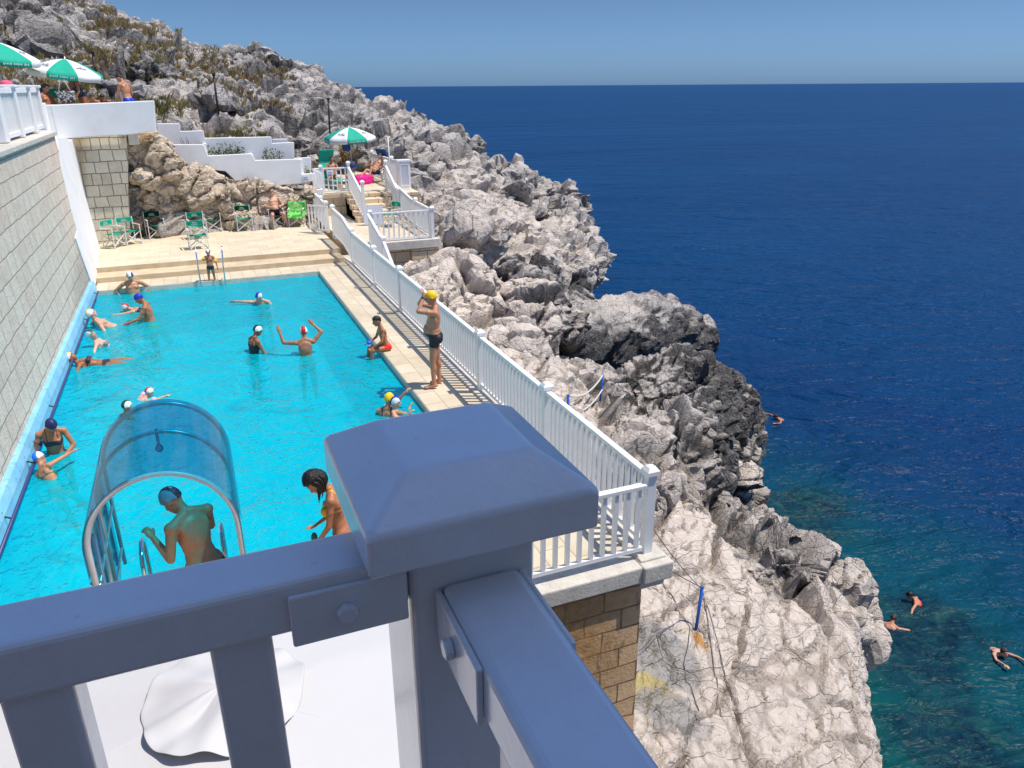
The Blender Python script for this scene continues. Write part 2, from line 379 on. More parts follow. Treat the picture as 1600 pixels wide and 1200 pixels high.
ms = k.n('ShaderNodeMixShader'); k.l(fr.outputs[0], ms.inputs[0]); k.l(tr.outputs[0], ms.inputs[1]); k.l(gl.outputs[0], ms.inputs[2])
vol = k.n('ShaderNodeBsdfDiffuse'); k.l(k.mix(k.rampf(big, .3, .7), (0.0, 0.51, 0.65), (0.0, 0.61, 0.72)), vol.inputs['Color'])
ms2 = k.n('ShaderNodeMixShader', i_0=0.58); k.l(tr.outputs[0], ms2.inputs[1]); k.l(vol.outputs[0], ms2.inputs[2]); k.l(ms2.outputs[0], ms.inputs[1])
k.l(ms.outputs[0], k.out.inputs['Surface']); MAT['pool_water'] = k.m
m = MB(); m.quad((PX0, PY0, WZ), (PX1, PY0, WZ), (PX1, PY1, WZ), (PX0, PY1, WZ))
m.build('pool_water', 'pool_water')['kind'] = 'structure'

# blue painted ledge, hand rail on the pool's left side
m = MB(); m.prism([(-2.80, 3, -.5), (-2.80, 3, .10), (-2.845, 3, .26), (-2.95, 3, .27), (-2.95, 3, -.5)], (0, 20.7, 0))
m.build('blue_wall_base', 'pool_blue_wall', bevel=.008)['kind'] = 'structure'
rail = empty('hand_rail', (-2.72, 16, .05)); tag(rail, 'long dark blue hand rail on brackets along the blue wall base', 'hand rail')
m = MB(); m.tube([(0, -8, 0), (0, -2, 0), (0, 3, 0), (0, 7.2, 0)], .022, 10); m.build('tube', 'navy_rail', rail)
for y in (-7.3, -5.6, -3.9, -1.6, 1.2, 4.2, 6.9):
    m = MB(); m.tube([(0, y, 0), (-.05, y, .03), (-.1, y, .05)], .012, 8); m.box((-.105, y, .05), (.02, .06, .12)); m.build('bracket', 'dark_metal', rail)

# ---------------------------------------------------------------- left stone wall
def lw(y, z): return -2.86 - .085 * max(z, 0) * (1.0)
m = MB(); m.prism([(-2.86, -1, -.6), (-3.20, -1, 4.02), (-4.2, -1, 4.02), (-4.2, -1, -.6)], (0, 25.9, 0))
o = m.build('block_wall', 'wall_blocks'); tag(o, 'tall wall of rough pale stone blocks leaning back along the pool', 'stone wall')
m = MB(); m.span((-4.6, -1, 4.03), (-3.13, 24.95, 4.13)); cp = m.build('coping', 'limestone_cap', o, bevel=.01)
# white painted strip with a ragged edge, far end of the wall
pl = [(92, 216), (99, 262), (116, 330), (130, 360), (119, 372), (127, 400), (140, 430), (151, 453), (154, 440), (158, 388), (150, 350), (140, 318), (128, 280), (117, 250), (105, 214)]
ys = [25.3, 24.4, 24.0, 23.9, 23.2, 23.3, 23.5, 23.7, 24.4, 27.3, 27.4, 27.5, 27.4, 27.4, 27.4]
m = MB(); m.prism([(-2.86 - .085 * at_y(x, y, Y).z - .002, Y, at_y(x, y, Y).z) for (x, y), Y in zip(pl, ys)], (-1.0, .1, 0))
m.span((-4.2, 24.9, -.3), (-3.24, 29.4, 3.7))
o = m.build('white_corner_wall', 'white_render'); tag(o, 'ragged edged white plastered corner at the end of the block wall', 'wall corner')
# back wall of squared blocks
m = MB(); e = at_y(197, 211, 29.35); 
m.prism([(-3.3, 29.35, -.2), (-3.3, 29.35, 3.75), (e.x, 29.35, 3.8), (-1.80, 29.35, 2.9), (-1.97, 29.35, 1.9), (-2.08, 29.35, 1.0), (-2.24, 29.35, -.2)], (0, .8, 0))
o = m.build('square_block_wall', 'back_blocks'); tag(o, 'cream wall of squared stone blocks below the white parapet', 'stone wall')
a, b = at_y(199, 208.5, 29.3), at_y(218, 226, 29.3)
m = MB(); m.span((a.x, 29.28, b.z), (b.x, 30.1, a.z)); o2 = m.build('corner_block', 'limestone_cap', o, bevel=.02)
# white parapet of the top terrace
a, b, c, d = at_y(78, 164, 28.9), at_y(241, 157, 28.9), at_y(244, 205, 28.9), at_y(91, 217, 28.9)
m = MB(); m.prism([(d.x, 28.9, d.z), (a.x, 28.9, a.z), (b.x, 28.9, b.z), (c.x, 28.9, c.z), (at_y(215, 213, 28.9).x, 28.9, at_y(215, 209, 28.9).z), (at_y(200, 212, 28.9).x, 28.9, at_y(200, 210.5, 28.9).z)], (0, .22, 0))
m.span((-3.95, 24.98, 3.5), (-3.76, 28.9, 4.80)); m.span((-4.6, 28.92, 3.5), (-3.52, 29.1, 4.74))
o = m.build('white_parapet', 'white_render', bevel=.03); tag(o, 'plain white plastered parapet in front of the top terrace', 'parapet')
m = MB(); m.span((-14, 26.0, 3.2), (-4.25, 33.5, 3.72)); m.span((-4.25, 30.16, 3.2), (-1.75, 31.6, 3.72)); m.span((-4.25, 31.6, 3.2), (-.8, 33.5, 3.72)); m.build('top_terrace', 'terrace_paving')['kind'] = 'structure'

# ---------------------------------------------------------------- sea
k = N('sea', 0.34, (0.01, 0.05, 0.15)); k.b.inputs['IOR'].default_value = 1.33
g = k.n('ShaderNodeNewGeometry'); ps = g.outputs['Position']
at = k.attr('shore')
patch = k.noise(0.16, 4, 0.6, vec=ps); p2 = k.noise(0.55, 5, 0.7, vec=ps)
near = k.math('ADD', at.outputs['Fac'], k.math('MULTIPLY', k.math('SUBTRACT', patch, .5), 0.55))
deep = k.mix(k.rampf(k.noise(0.012, 3, 0.5, vec=k.mapping(ps, (0.5, 2, 1))), .35, .65), (0.0, 0.030, 0.104), (0.0, 0.039, 0.124))
c = k.ramp(near, [(0.0, (0.002, 0.028, 0.105)), (0.28, (0.002, 0.036, 0.100)), (0.55, (0.002, 0.056, 0.085)), (0.85, (0.004, 0.066, 0.070)), (1.0, (0.008, 0.06, 0.05))])
c = k.mix(k.rampf(at.outputs['Fac'], 0.0, 0.06), deep, c)
rk = k.attr('reef').outputs['Fac']
reef = k.rampf(k.math('ADD', rk, k.math('MULTIPLY', k.math('SUBTRACT', p2, .5), 1.5)), 0.45, 0.8)
reefc = k.ramp(k.noise(1.3, 7, 0.75, vec=ps, dist=1.0), [(0.35, (0.003, 0.016, 0.04)), (0.52, (0.006, 0.04, 0.055)), (0.66, (0.022, 0.075, 0.065)), (0.8, (0.06, 0.12, 0.085))])
k.color(k.mix(reef, c, reefc))
h1 = k.noise(0.42, 3, 0.55, vec=k.mapping(k.mapping(ps, rot=(0, 0, .30)), (0.42, 1.3, 1)), dist=0.6)
h2 = k.noise(1.7, 3, 0.6, vec=k.mapping(k.mapping(ps, rot=(0, 0, .45)), (0.6, 1.3, 1)), dist=0.5)
h3 = k.noise(0.06, 2, 0.5, vec=k.mapping(ps, (0.5, 1.4, 1), rot=(0, 0, 0.4)))
hh = k.math('ADD', k.math('ADD', k.math('MULTIPLY', h1, 1.0), k.math('MULTIPLY', h2, 0.28)), k.math('MULTIPLY', h3, 3.0))
k.b.inputs['Specular IOR Level'].default_value = 0.08; k.bump(hh, 1.0, 1.0)
MAT['sea'] = k.m
SEA = -8.7
# ---------------------------------------------------------------- white fences
_shared = {}
def shared(key, fn):
    if key not in _shared:
        o = fn(); _shared[key] = o.data; bpy.data.objects.remove(o)
    return _shared[key]
def post_mesh(h, s=.11):
    def f():
        m = MB(); m.box((0, 0, h / 2 - .03), (s, s, h - .06)); m.box((0, 0, h - .045), (s * 1.45, s * 1.45, .05))
        q = s * .725
        b = [Vector((x, y, h - .02)) for x, y in ((-q, -q), (q, -q), (q, q), (-q, q))]; t = [Vector((x * .55, y * .55, h + .025)) for x, y, _ in b]
        vs = [m.bm.verts.new(v) for v in b + t]
        fs = [m.bm.faces.new(vs[4:])] + [m.bm.faces.new((vs[i], vs[(i + 1) % 4], vs[4 + (i + 1) % 4], vs[4 + i])) for i in range(4)]
        m._tag(fs); return m.build('post', 'white_fence', bevel=.006)
    return shared(('post', round(h, 3), s), f)
def bal_mesh(h, s=.046):
    def f():
        m = MB(); m.box((0, 0, h / 2), (s, s, h)); return m.build('baluster', 'white_fence')
    return shared(('bal', round(h, 2), s), f)
def fence(label, pts, posts, h=1.05, spacing=.142, group=None, bh0=.10, limit=100, rail=True):
    """pts: base line points (x, y, z); posts: list of base points"""
    r = empty('fence', pts[0]); tag(r, label, 'fence', group); o0 = Vector(pts[0])
    for p in posts:
        hh = p[3] if len(p) > 3 else h + .09
        c = child('post', post_mesh(hh), r, Vector(p[:3]) - o0)
    n_b = 0; extra = []
    for a, b in zip(pts, pts[1:]):
        a = Vector(a); b = Vector(b); d = b - a; L = math.hypot(d.x, d.y)
        m = MB(); m.bar(a - o0 + Vector((0, 0, h - .025)), b - o0 + Vector((0, 0, h - .025)), .085, .05); m.build('top_rail', 'white_fence', r, bevel=.006)
        m = MB(); m.bar(a - o0 + Vector((0, 0, bh0)), b - o0 + Vector((0, 0, bh0)), .05, .055); m.build('bottom_rail', 'white_fence', r, bevel=.004)
        n = max(1, int(round(L / spacing)))
        for i in range(n):
            q = a + d * ((i + .5) / n)
            if any((q - Vector(p[:3])).xy.length < .08 for p in posts): continue
            loc = q - o0 + Vector((0, 0, bh0 + .02))
            if n_b < limit: child('baluster', bal_mesh(h - bh0 - .06), r, loc, (0, 0, math.atan2(d.y, d.x))); n_b += 1
            else: extra.append(loc)
    if extra:
        m = MB()
        for e in extra: m.box(e + Vector((0, 0, (h - bh0 - .06) / 2)), (.046, .046, h - bh0 - .06))
        x = m.build('baluster_row', 'white_fence', r); x['kind'] = 'stuff'
    return r
FX = 4.38
fence('long white baluster fence beside the pool, from the corner post to the tall rocks',
      [(FX, 6.62, .05), (FX, 20.75, .05)], [(FX, 6.62, .0, 1.15)] + [(FX, y, .05) for y in (9.45, 12.28, 15.1, 17.95, 20.75)], h=1.02)
fence('white baluster fence beside the pool steps with a rail that bends upward',
      [(FX, 20.88, .05), (FX, 23.8, .05), (FX, 25.2, .30), (FX, 26.9, .34)], [(FX, 23.8, .05), (FX, 26.95, .3, 1.15)], h=1.02)
fence('short white fence across the near end of the pool deck',
      [(4.28, 6.56, .05), (2.2, 6.56, .05)], [], h=.95, spacing=.145)
fence('short sloping white fence at the back of the sun terrace by the green towel chair',
      [(FX, 28.3, .3), (FX, 31.0, .42)], [(FX, 28.3, .3), (FX, 29.4, .34), (FX, 31.0, .42)], h=1.02)
g = empty('gate', (FX - .02, 27.9, .3)); tag(g, 'open white slatted gate swung in over the sun terrace', 'gate')
gd = Vector((-.42, .6, 0)).normalized()
m = MB(); m.bar((0, 0, .95), gd * 1.0 + Vector((0, 0, .95)), .04, .06); m.bar((0, 0, .12), gd * 1.0 + Vector((0, 0, .12)), .04, .06)
m.build('frame', 'white_fence', g)
for i in range(7):
    p = gd * (.03 + i * .155); m = MB(); m.box(p + Vector((0, 0, .53)), (.05, .05, .82)); m.build('slat', 'white_fence', g)
# landing, its walls, and its fences
m = MB(); m.prism([(4.56, 25.3, -1.6), (7.45, 25.3, -1.6), (7.45, 32.0, -1.6), (4.56, 32.0, -1.6)], (0, 0, 1.9))
o = m.build('landing_wall', 'stair_blocks'); tag(o, 'stone block base carrying the landing beside the pool fence', 'stone base')
m = MB(); m.span((4.5, 25.22, .3), (7.52, 32, .36)); m.build('landing', 'terrace_paving')['kind'] = 'structure'
m = MB(); m.span((5.2, 25.1, .1), (7.6, 25.45, .385)); m.build('landing_edge', 'limestone_cap', bevel=.015)['kind'] = 'structure'
m = MB(); m.prism([(6.62, 25.15, -3.2), (6.62, 25.15, .08), (7.55, 25.15, .08), (7.75, 25.15, -3.2)], (0, .7, 0))
o = m.build('stone_pier', 'stair_blocks'); tag(o, 'pale stone pier under the outer corner of the landing', 'stone pier')
fence('white fence along the front of the landing above the rock', [(5.3, 25.3, .36), (7.36, 25.3, .36)], [(5.3, 25.3, .36), (7.4, 25.3, .36)], h=.98, spacing=.165)
fence('white sloping fence on the outer side of the landing beside the cliff', [(7.42, 25.4, .36), (7.5, 28.2, .36), (7.55, 31.9, .75)], [(7.48, 27.6, .36)], h=.98, spacing=.14)
fence('white sloping handrail fence going down from the landing to the rocks',
      [(5.22, 25.2, .36), (5.18, 23.4, -.05), (5.15, 22.9, -.1), (5.1, 20.9, -1.0)], [(5.15, 22.9, -.1)], h=1.0, spacing=.15)
# stair up to the upper terrace
UZ = 1.2
m = MB()
for i in range(5):
    m.span((5.72, 29.6 + .46 * i, .2), (7.2, 32.1, .36 + .168 * (i + 1)))
o = m.build('stairs', 'stair_blocks', bevel=.008); o['kind'] = 'structure'
m = MB(); m.span((4.56, 31.75, -.1), (5.72, 32.4, UZ)); m.span((7.2, 31.0, -.1), (8.6, 32.4, UZ))
o = m.build('stair_side_wall', 'stair_blocks'); tag(o, 'tan stone block wall on both sides of the upper stairs', 'stone wall')
m = MB(); m.span((4.45, 31.68, UZ - .14), (5.72, 32.2, UZ + .015)); m.span((4.4, 32.2, UZ - .3), (8.6, 39.5, UZ + .01)); m.build('upper_terrace', 'terrace_paving')['kind'] = 'structure'
fence('white fence on the upper terrace left of the stairs', [(4.85, 31.85, UZ + .02), (5.9, 31.85, UZ + .02)], [(4.85, 31.85, UZ + .02, 1.1), (5.95, 31.85, UZ + .02, 1.2)], h=1.0, spacing=.19)
fence('white stair handrail ending at a tall post on the left of the upper stairs', [(5.95, 31.8, UZ), (6.0, 29.7, .42)], [(6.0, 29.6, .3, 1.6)], h=1.02, spacing=.2)
fence('white stair handrail on the right of the upper stairs', [(7.5, 32.0, UZ), (7.42, 29.9, .42)], [(7.5, 32.0, UZ, 1.2), (7.42, 29.8, .36, 1.2)], h=1.02, spacing=.18)
fence('white fence along the sea side of the upper terrace behind the cabinet', [(8.15, 32.6, UZ), (8.1, 37.2, UZ)], [(8.15, 33.6, UZ), (8.12, 35.4, UZ), (8.1, 37.2, UZ)], h=1.12, spacing=.13)
cb = empty('cabinet', (8.25, 32.1, UZ)); tag(cb, 'tall white pillar cabinet with a framed panel at the stair top', 'cabinet')
m = MB(); m.box((0, 0, .58), (.5, .4, 1.12)); m.box((0, 0, 1.16), (.58, .48, .07)); m.box((0, 0, .03), (.56, .46, .06)); m.build('body', 'white_fence', cb, bevel=.01)
m = MB(); m.box((0, -.205, .6), (.30, .02, .8)); m.build('door', 'panel_grey', cb)
m = MB()
for s in (-1, 1): m.box((s * .17, -.21, .6), (.04, .03, .88))
for s in (-1, 1): m.box((0, -.211, .6 + s * .42), (.30, .03, .04))
m.build('frame', 'white_fence', cb)
m = MB(); m.tube([(7.72, 32.15, UZ), (7.70, 32.15, UZ + 2.1)], .022, 8); m.lathe((7.72, 32.15, UZ), [(.12, 0), (.12, .03), (.04, .05), (.04, .1)], 12)
o = m.build('flagpole', 'white_fence'); tag(o, 'thin white pole standing beside the stairs to the upper terrace', 'pole')

# ---------------------------------------------------------------- white planters
def wallpoly(px, Y, th, name='wall', bottom=None):
    return [at_y(x, y, Y) for x, y in px]
PF, PB = 31.0, 31.75
pf = [(239.5, 225.7), (318, 225.7), (325, 243.3), (392.5, 240), (399, 250.5), (470, 248.6), (471.5, 272), (489, 271), (489, 283), (471, 287), (376, 293), (366, 281), (352, 267.5), (300, 263), (285, 250), (268, 232)]
pbk = [(245, 193), (280, 193), (282, 205), (318, 204), (320, 215.7), (424, 213.6), (425.5, 224), (459.5, 222), (460, 247), (486, 246), (487, 285), (320, 285), (248, 240)]
pl = empty('stepped_planter', at_y(380, 285, PF)); tag(pl, 'white stepped planter wall with two tiers climbing the rock', 'planter')
def pw(px, Y, th, name):
    P = [at_y(x, y, Y) - pl.location for x, y in px]
    m = MB(); m.prism(P, (0, th, 0)); return m.build(name, 'white_render', pl, bevel=.02)
pw(pf, PF, .16, 'front_wall'); pw(pbk, PB, .16, 'back_wall')
for i, (x0, x1, y) in enumerate(((242, 318, 227.5), (326, 392, 244.5), (399, 470, 252.5), (472, 489, 273))):
    a, b = at_y(x0, y, PF), at_y(x1, y, PF)
    m = MB(); m.span((a.x, PF + .16, min(a.z, b.z) - .25), (b.x, PB, min(a.z, b.z) - .03))
    m.build('soil_bed', 'soil', pl).location = -pl.location
    m = MB(); m.span((b.x - .02, PF + .15, min(a.z, b.z) - .9), (b.x + .1, PB + .02, max(a.z, b.z) + .0)); m.build('end_wall', 'white_render', pl, bevel=.01).location = -pl.location
a, b = at_y(425, 217.5, 33), at_y(449, 221.5, 33); m = MB(); m.span((a.x, 33, b.z - .5), (b.x, 33.15, a.z)); m.build('upper_wall', 'white_render', pl, bevel=.02).location = -pl.location
# low white wall beside the upper terrace, with its sign
lwp = [(488, 263), (500, 269), (503, 273), (502, 296), (490, 285)]
m = MB(); m.prism([at_y(x, y, 31.3) for x, y in lwp], (0, .2, 0)); 
m.prism([at_y(x, y, 31.2) for x, y in ((495, 296), (505, 295.5), (506, 307), (496, 308))], (0, .35, 0))
m.prism([at_y(x, y, 33.0) for x, y in ((491, 263.5), (506, 263), (507, 300), (491, 300))], (0, .2, 0))
o = m.build('low_white_wall', 'white_render', bevel=.02); tag(o, 'low white wall with a rounded top joining planter and upper terrace', 'low wall')
def sign(x0, y0, x1, y1, Y, label, letters=True):
    a, b = at_y(x0, y0, Y), at_y(x1, y1, Y); W = b.x - a.x; H = a.z - b.z
    s = empty('sign', (a.x, Y, b.z)); tag(s, label, 'sign')
    m = MB(); m.span((0, -.02, 0), (W, 0, H)); m.build('board', 'sign_white', s, bevel=.004)
    m = MB(); n = 7; cw = W * .62 / n
    for i in range(n):
        x = W * .16 + i * cw; hh = H * (.30 if i == 0 else (.22, .16, .2)[i % 3])
        m.span((x, -.024, H * .42), (x + cw * .22, -.021, H * .42 + hh)); 
        m.span((x + cw * .22, -.024, H * .42 + (hh - .02 if i % 2 else 0)), (x + cw * .7, -.021, H * .42 + (hh if i % 2 else .02)))
    m.build('lettering', 'sign_ink', s)
    m = MB(); m.span((W * .12, -.024, H * .16), (W * .85, -.021, H * .26)); m.build('underline', 'sign_ink', s)
sign(472, 273.8, 483.5, 281.3, PF - .004, 'small white sign with blue lettering on the planter end')
sign(510, 266.2, 521, 273.2, 31.80, 'small white sign with blue lettering on the upper fence')

# ---------------------------------------------------------------- wall under the near corner of the deck
m = MB(); m.prism([(1.16, 6.46, -3.2), (4.27, 6.46, -3.2), (4.25, 6.46, -.2), (1.16, 6.46, -.2)], (0, 1.6, 0))
m.prism([(4.25, 8.06, -3.2), (4.25, 8.06, -.25), (4.25, 24.9, -.25), (4.25, 24.9, -3.2)], (-.5, 0, 0))
o = m.build('retaining_wall', 'retaining_blocks'); tag(o, 'brown weathered block wall holding up the near corner of the deck', 'retaining wall')
m = MB(); m.span((1.16, 6.37, -.20), (4.2, 6.75, .02)); m.span((4.2, 6.34, -.21), (4.60, 6.8, .022)); m.build('ledge', 'limestone_cap', o, bevel=.02)
# ---------------------------------------------------------------- white railing of the balcony (foreground)
RB = empty('balcony_railing', (.16, .52, 3.9)); tag(RB, 'thick white painted balcony railing with a capped corner post close up', 'railing')
o0 = RB.location.copy()
def fg(m, name, bev=.004, mats='thick_white_paint', parent=None, seg=3):
    o = m.build(name, mats, parent or RB, bevel=bev, seg=seg); o.location = -o0 if parent is None else (0, 0, 0); return o
px0, px1, py0, py1 = .108, .208, .468, .568
m = MB(); m.span((px0, py0, 3.9), (px1, py1, 4.9)); post = fg(m, 'post', .006)
cz0, cz1, cz2 = 4.893, 4.926, 4.950
A = [(.073, .433), (.245, .433), (.245, .605), (.073, .605)]; B = [(.111, .472), (.2085, .472), (.2085, .567), (.111, .567)]
m = MB(); vs = [m.bm.verts.new((x, y, cz0)) for x, y in A] + [m.bm.verts.new((x, y, cz1)) for x, y in A] + [m.bm.verts.new((x, y, cz2)) for x, y in B]
m.bm.faces.new(vs[3::-1]); m.bm.faces.new(vs[8:12])
for i in range(4):
    j = (i + 1) % 4; m.bm.faces.new((vs[i], vs[j], vs[4 + j], vs[4 + i])); m.bm.faces.new((vs[4 + i], vs[4 + j], vs[8 + j], vs[8 + i]))
bmesh.ops.recalc_face_normals(m.bm, faces=m.bm.faces[:])
o = m.build('cap', 'thick_white_paint', post, bevel=.0038, seg=4)
RZ = 4.882; RZ2 = 4.853
m = MB(); m.span((-1.6, .470, RZ - .043), (px0, .522, RZ)); fg(m, 'top_rail', .005)
m = MB(); m.span((-1.6, .475, 3.99), (px0, .517, 4.03)); fg(m, 'bottom_rail', .005)
m = MB(); m.span((.131, -1.2, RZ2 - .05), (.194, py0, RZ2)); fg(m, 'top_rail', .007)
m = MB(); m.span((.14, -1.2, 3.99), (.186, py0, 4.03)); fg(m, 'bottom_rail', .005)
for i in range(11):
    x = -.0125 - .1255 * i
    m = MB(); m.span((x - .021, .475, 4.02), (x + .021, .515, RZ - .04)); fg(m, 'baluster', .005)
for i in range(10):
    y = .36 - .1255 * i
    m = MB(); m.span((.142, y - .021, 4.02), (.184, y + .021, RZ2 - .04)); fg(m, 'baluster', .005)
def hexbolt(m, c, nrm, r=.0085, h=.007):
    nrm = Vector(nrm); t = nrm.orthogonal().normalized(); b = nrm.cross(t); c = Vector(c)
    P = [c + (t * math.cos(PI / 3 * i) + b * math.sin(PI / 3 * i)) * r for i in range(6)]
    m.prism(P, nrm * h); return m
m = MB(); m.span((.0215, .4655, RZ - .052), (.1055, .4702, RZ - .010)); br = fg(m, 'bracket', .002)
m = MB(); hexbolt(m, (.0605, .4655, RZ - .031), (0, -1, 0)); m.build('bolt', 'thick_white_paint', br, bevel=.0018)
m = MB(); m.span((.1262, .375, RZ2 - .052), (.1312, .4675, RZ2 - .004)); br = fg(m, 'bracket', .002)
m = MB(); hexbolt(m, (.1262, .427, RZ2 - .026), (-1, 0, 0)); m.build('bolt', 'thick_white_paint', br, bevel=.0018)
m = MB(); m.span((.1938, .375, RZ2 - .052), (.1985, .4675, RZ2 - .004)); br = fg(m, 'bracket', .002)
m = MB(); hexbolt(m, (.1985, .41, RZ2 - .026), (1, 0, 0)); m.build('bolt', 'thick_white_paint', br, bevel=.0018)
# balcony slab, unseen house wall blocking sky light, roof slab added to shade the railing
m = MB(); m.span((-3.2, -2.2, 3.62), (.24, .62, 3.88)); m.build('balcony_floor', 'terracotta')['kind'] = 'structure'
m = MB(); m = MB(); m.span((-3.2, -1.85, -.5), (2.4, -1.6, 8.4)); o = m.build('unseen_house_wall', 'dark_stone'); tag(o, 'unseen dark stone house wall behind the balcony, added to block sky light', 'house wall', kind='structure')
m = MB(); m.span((.8, -1.85, 8.41), (2.06, .14, 8.52)); o = m.build('added_shade_roof', 'white_render'); tag(o, 'unseen flat white roof slab added to shade the balcony corner', 'roof', kind='structure')

# ---------------------------------------------------------------- white parasol under the balcony
def canopy(R, zr, ze, n=8, rs=10, sag=.05, r0=.0, rot=0, wr=.0, seed=1, sq=0.0):
    rnd = random.Random(seed); V = []; F = []; sub = 8; tot = n * sub
    for i in range(rs + 1):
        t = i / rs; r = r0 + (R - r0) * t
        for k in range(tot):
            a = 2 * PI * k / tot + rot; u = (k % sub) / sub; mid = math.sin(PI * u)
            poly = math.cos(PI / n) / math.cos(((a - rot) % (2 * PI / n)) - PI / n)
            z = zr + (ze - zr) * (t ** 1.05) - sag * mid * t
            V.append((r * poly * math.cos(a), r * poly * math.sin(a), z + wr * (rnd.random() - .5) * t))
    for i in range(rs):
        for k in range(tot): F.append((i * tot + k, i * tot + (k + 1) % tot, (i + 1) * tot + (k + 1) % tot, (i + 1) * tot + k))
    return V, F, tot
pc = Vector((-.2, 3.30, .3))
wp = empty('parasol', pc); tag(wp, 'large white parasol seen from above under the balcony railing', 'parasol')
V, F, tot = canopy(1.5, 2.12, 1.90, 8, 14, .015, .02, R_(12))
o = mesh_from('canopy', V, F, 'parasol_white' if 'parasol_white' in MAT else 'white_canvas', True, wp)
k = N('canopy_white', 0.65, (0.56, 0.55, 0.54)); st = k.noise(3.2, 6, 0.75); st2 = k.noise(1.1, 3, 0.6)
c = k.mix(k.math('MULTIPLY', k.rampf(st, .66, .76), .5), (0.56, 0.55, 0.54), (0.52, 0.40, 0.28)); k.color(c)
sx = k.n('ShaderNodeSeparateXYZ'); k.l(k.co(), sx.inputs[0])
k.bump(k.noise(2.4, 4, .5), .02, .6); MAT['canopy_white'] = k.m
o.data.materials[0] = MAT['canopy_white']; so_ = o.modifiers.new('solid', 'SOLIDIFY'); so_.thickness = .004
m = MB()
for i in range(8):
    a = R_(12) + i * PI / 4; m.tube([(.05 * math.cos(a), .05 * math.sin(a), 2.121), (.75 * math.cos(a), .75 * math.sin(a), 2.016), (1.49 * math.cos(a), 1.49 * math.sin(a), 1.902)], .0035, 6)
m.build('seam', 'canopy_white', wp)
# vent cap: round, rumpled, with a scalloped rim that lifts off the canopy
rnd = random.Random(3); V = []; F = []; nr, na = 16, 96
for i in range(nr + 1):
    t = i / nr
    for k_ in range(na):
        a = 2 * PI * k_ / na
        rip = .018 * math.sin(3 * a + 1.2) + .010 * math.sin(7 * a + 2.1) + .006 * math.sin(13 * a)
        R = .385 * (1 + .025 * math.sin(5 * a + .7) + .014 * math.sin(11 * a))
        fold = .028 * math.exp(-((a - 3.6) / .22) ** 2) - .022 * math.exp(-((a - 3.95) / .2) ** 2) + .024 * math.exp(-((a - 4.7) / .25) ** 2) - .016 * math.exp(-((a - 5.3) / .2) ** 2) + .02 * math.exp(-((a - 2.6) / .3) ** 2)
        z = 2.165 - .062 * t ** 1.6 + (1.3 * rip * t ** 2) + .7 * fold * math.sin(PI * min(1, t * 1.15)) + .010 * math.sin(11 * R * t * math.cos(a) + 6 * R * t * math.sin(a) + 1) + .008 * math.sin(21 * R * t * math.sin(a) - 9 * R * t * math.cos(a)) + .02 * max(0, t - .9)
        V.append((R * t * math.cos(a), R * t * math.sin(a), z))
for i in range(nr):
    for k_ in range(na): F.append((i * na + k_, i * na + (k_ + 1) % na, (i + 1) * na + (k_ + 1) % na, (i + 1) * na + k_))
o = mesh_from('vent_cap', V, F, 'canopy_white', True, wp); so_ = o.modifiers.new('solid', 'SOLIDIFY'); so_.thickness = .004
ss = o.modifiers.new('sub', 'SUBSURF'); ss.levels = 1; ss.render_levels = 1
m = MB(); m.tube([(0, 0, 0), (0, 0, 2.1)], .03, 12); m.lathe((0, 0, 0), [(.3, 0), (.3, .05), (.06, .1), (.05, .3)], 24); m.build('pole', 'white_fence', wp)

# ---------------------------------------------------------------- acrylic tunnel over the pool ladder
k = N('acrylic', 0.08); k.t.nodes.remove(k.b)
tr = k.n('ShaderNodeBsdfTransparent'); tr.inputs['Color'].default_value = (0.03, 0.56, 0.76, 1)
gl = k.n('ShaderNodeBsdfGlossy'); gl.inputs['Roughness'].default_value = 0.12; gl.inputs['Color'].default_value = (0.45, 0.6, 0.7, 1)
df = k.n('ShaderNodeBsdfTranslucent'); df.inputs['Color'].default_value = (0.06, 0.48, 0.70, 1)
d2 = k.n('ShaderNodeBsdfDiffuse'); d2.inputs['Color'].default_value = (0.45, 0.55, 0.65, 1)
ms0 = k.n('ShaderNodeMixShader', i_0=0.28); k.l(tr.outputs[0], ms0.inputs[1]); k.l(df.outputs[0], ms0.inputs[2])
hz = k.math('MULTIPLY', k.rampf(k.noise(2.0, 5, .7, vec=k.mapping(k.co(), (3, .35, 1))), .42, .75), .10)
ms1 = k.n('ShaderNodeMixShader'); k.l(hz, ms1.inputs[0]); k.l(ms0.outputs[0], ms1.inputs[1]); k.l(d2.outputs[0], ms1.inputs[2])
lw_ = k.n('ShaderNodeFresnel', i_IOR=1.5)
ms = k.n('ShaderNodeMixShader'); k.l(lw_.outputs[0], ms.inputs[0]); k.l(ms1.outputs[0], ms.inputs[1]); k.l(gl.outputs[0], ms.inputs[2])
k.l(ms.outputs[0], k.out.inputs['Surface']); MAT['acrylic'] = k.m
TC, TW, TS, TT, TZ0 = -.605, .575, 1.70, 2.30, .3
TY0, TY1 = 6.2, 7.8
tn = empty('arched_canopy', (TC, TY0, TZ0)); tag(tn, 'transparent blue arched canopy on white tube hoops over the pool ladder', 'canopy')
def arch(rx, rz, n=28, z0=0.0):
    P = [(-rx, z0)]
    for i in range(n + 1):
        a = PI - PI * i / n; P.append((rx * math.cos(a), TS - TZ0 + (TT - TS + rz - TW) * math.sin(a)))
    P.append((rx, z0)); return P
def hoop(y, r, name, z0=0.0, mat_='aluminium'):
    m = MB(); m.tube([(x, y, z) for x, z in arch(TW, TW, 32, z0)], r, 12); return m.build(name, mat_, tn)
hoop(0, .024, 'front_hoop', 0.0, 'hoop_grey'); hoop(TY1 - TY0, .02, 'hoop', .3); hoop((TY1 - TY0) * .55, .018, 'hoop', .5)
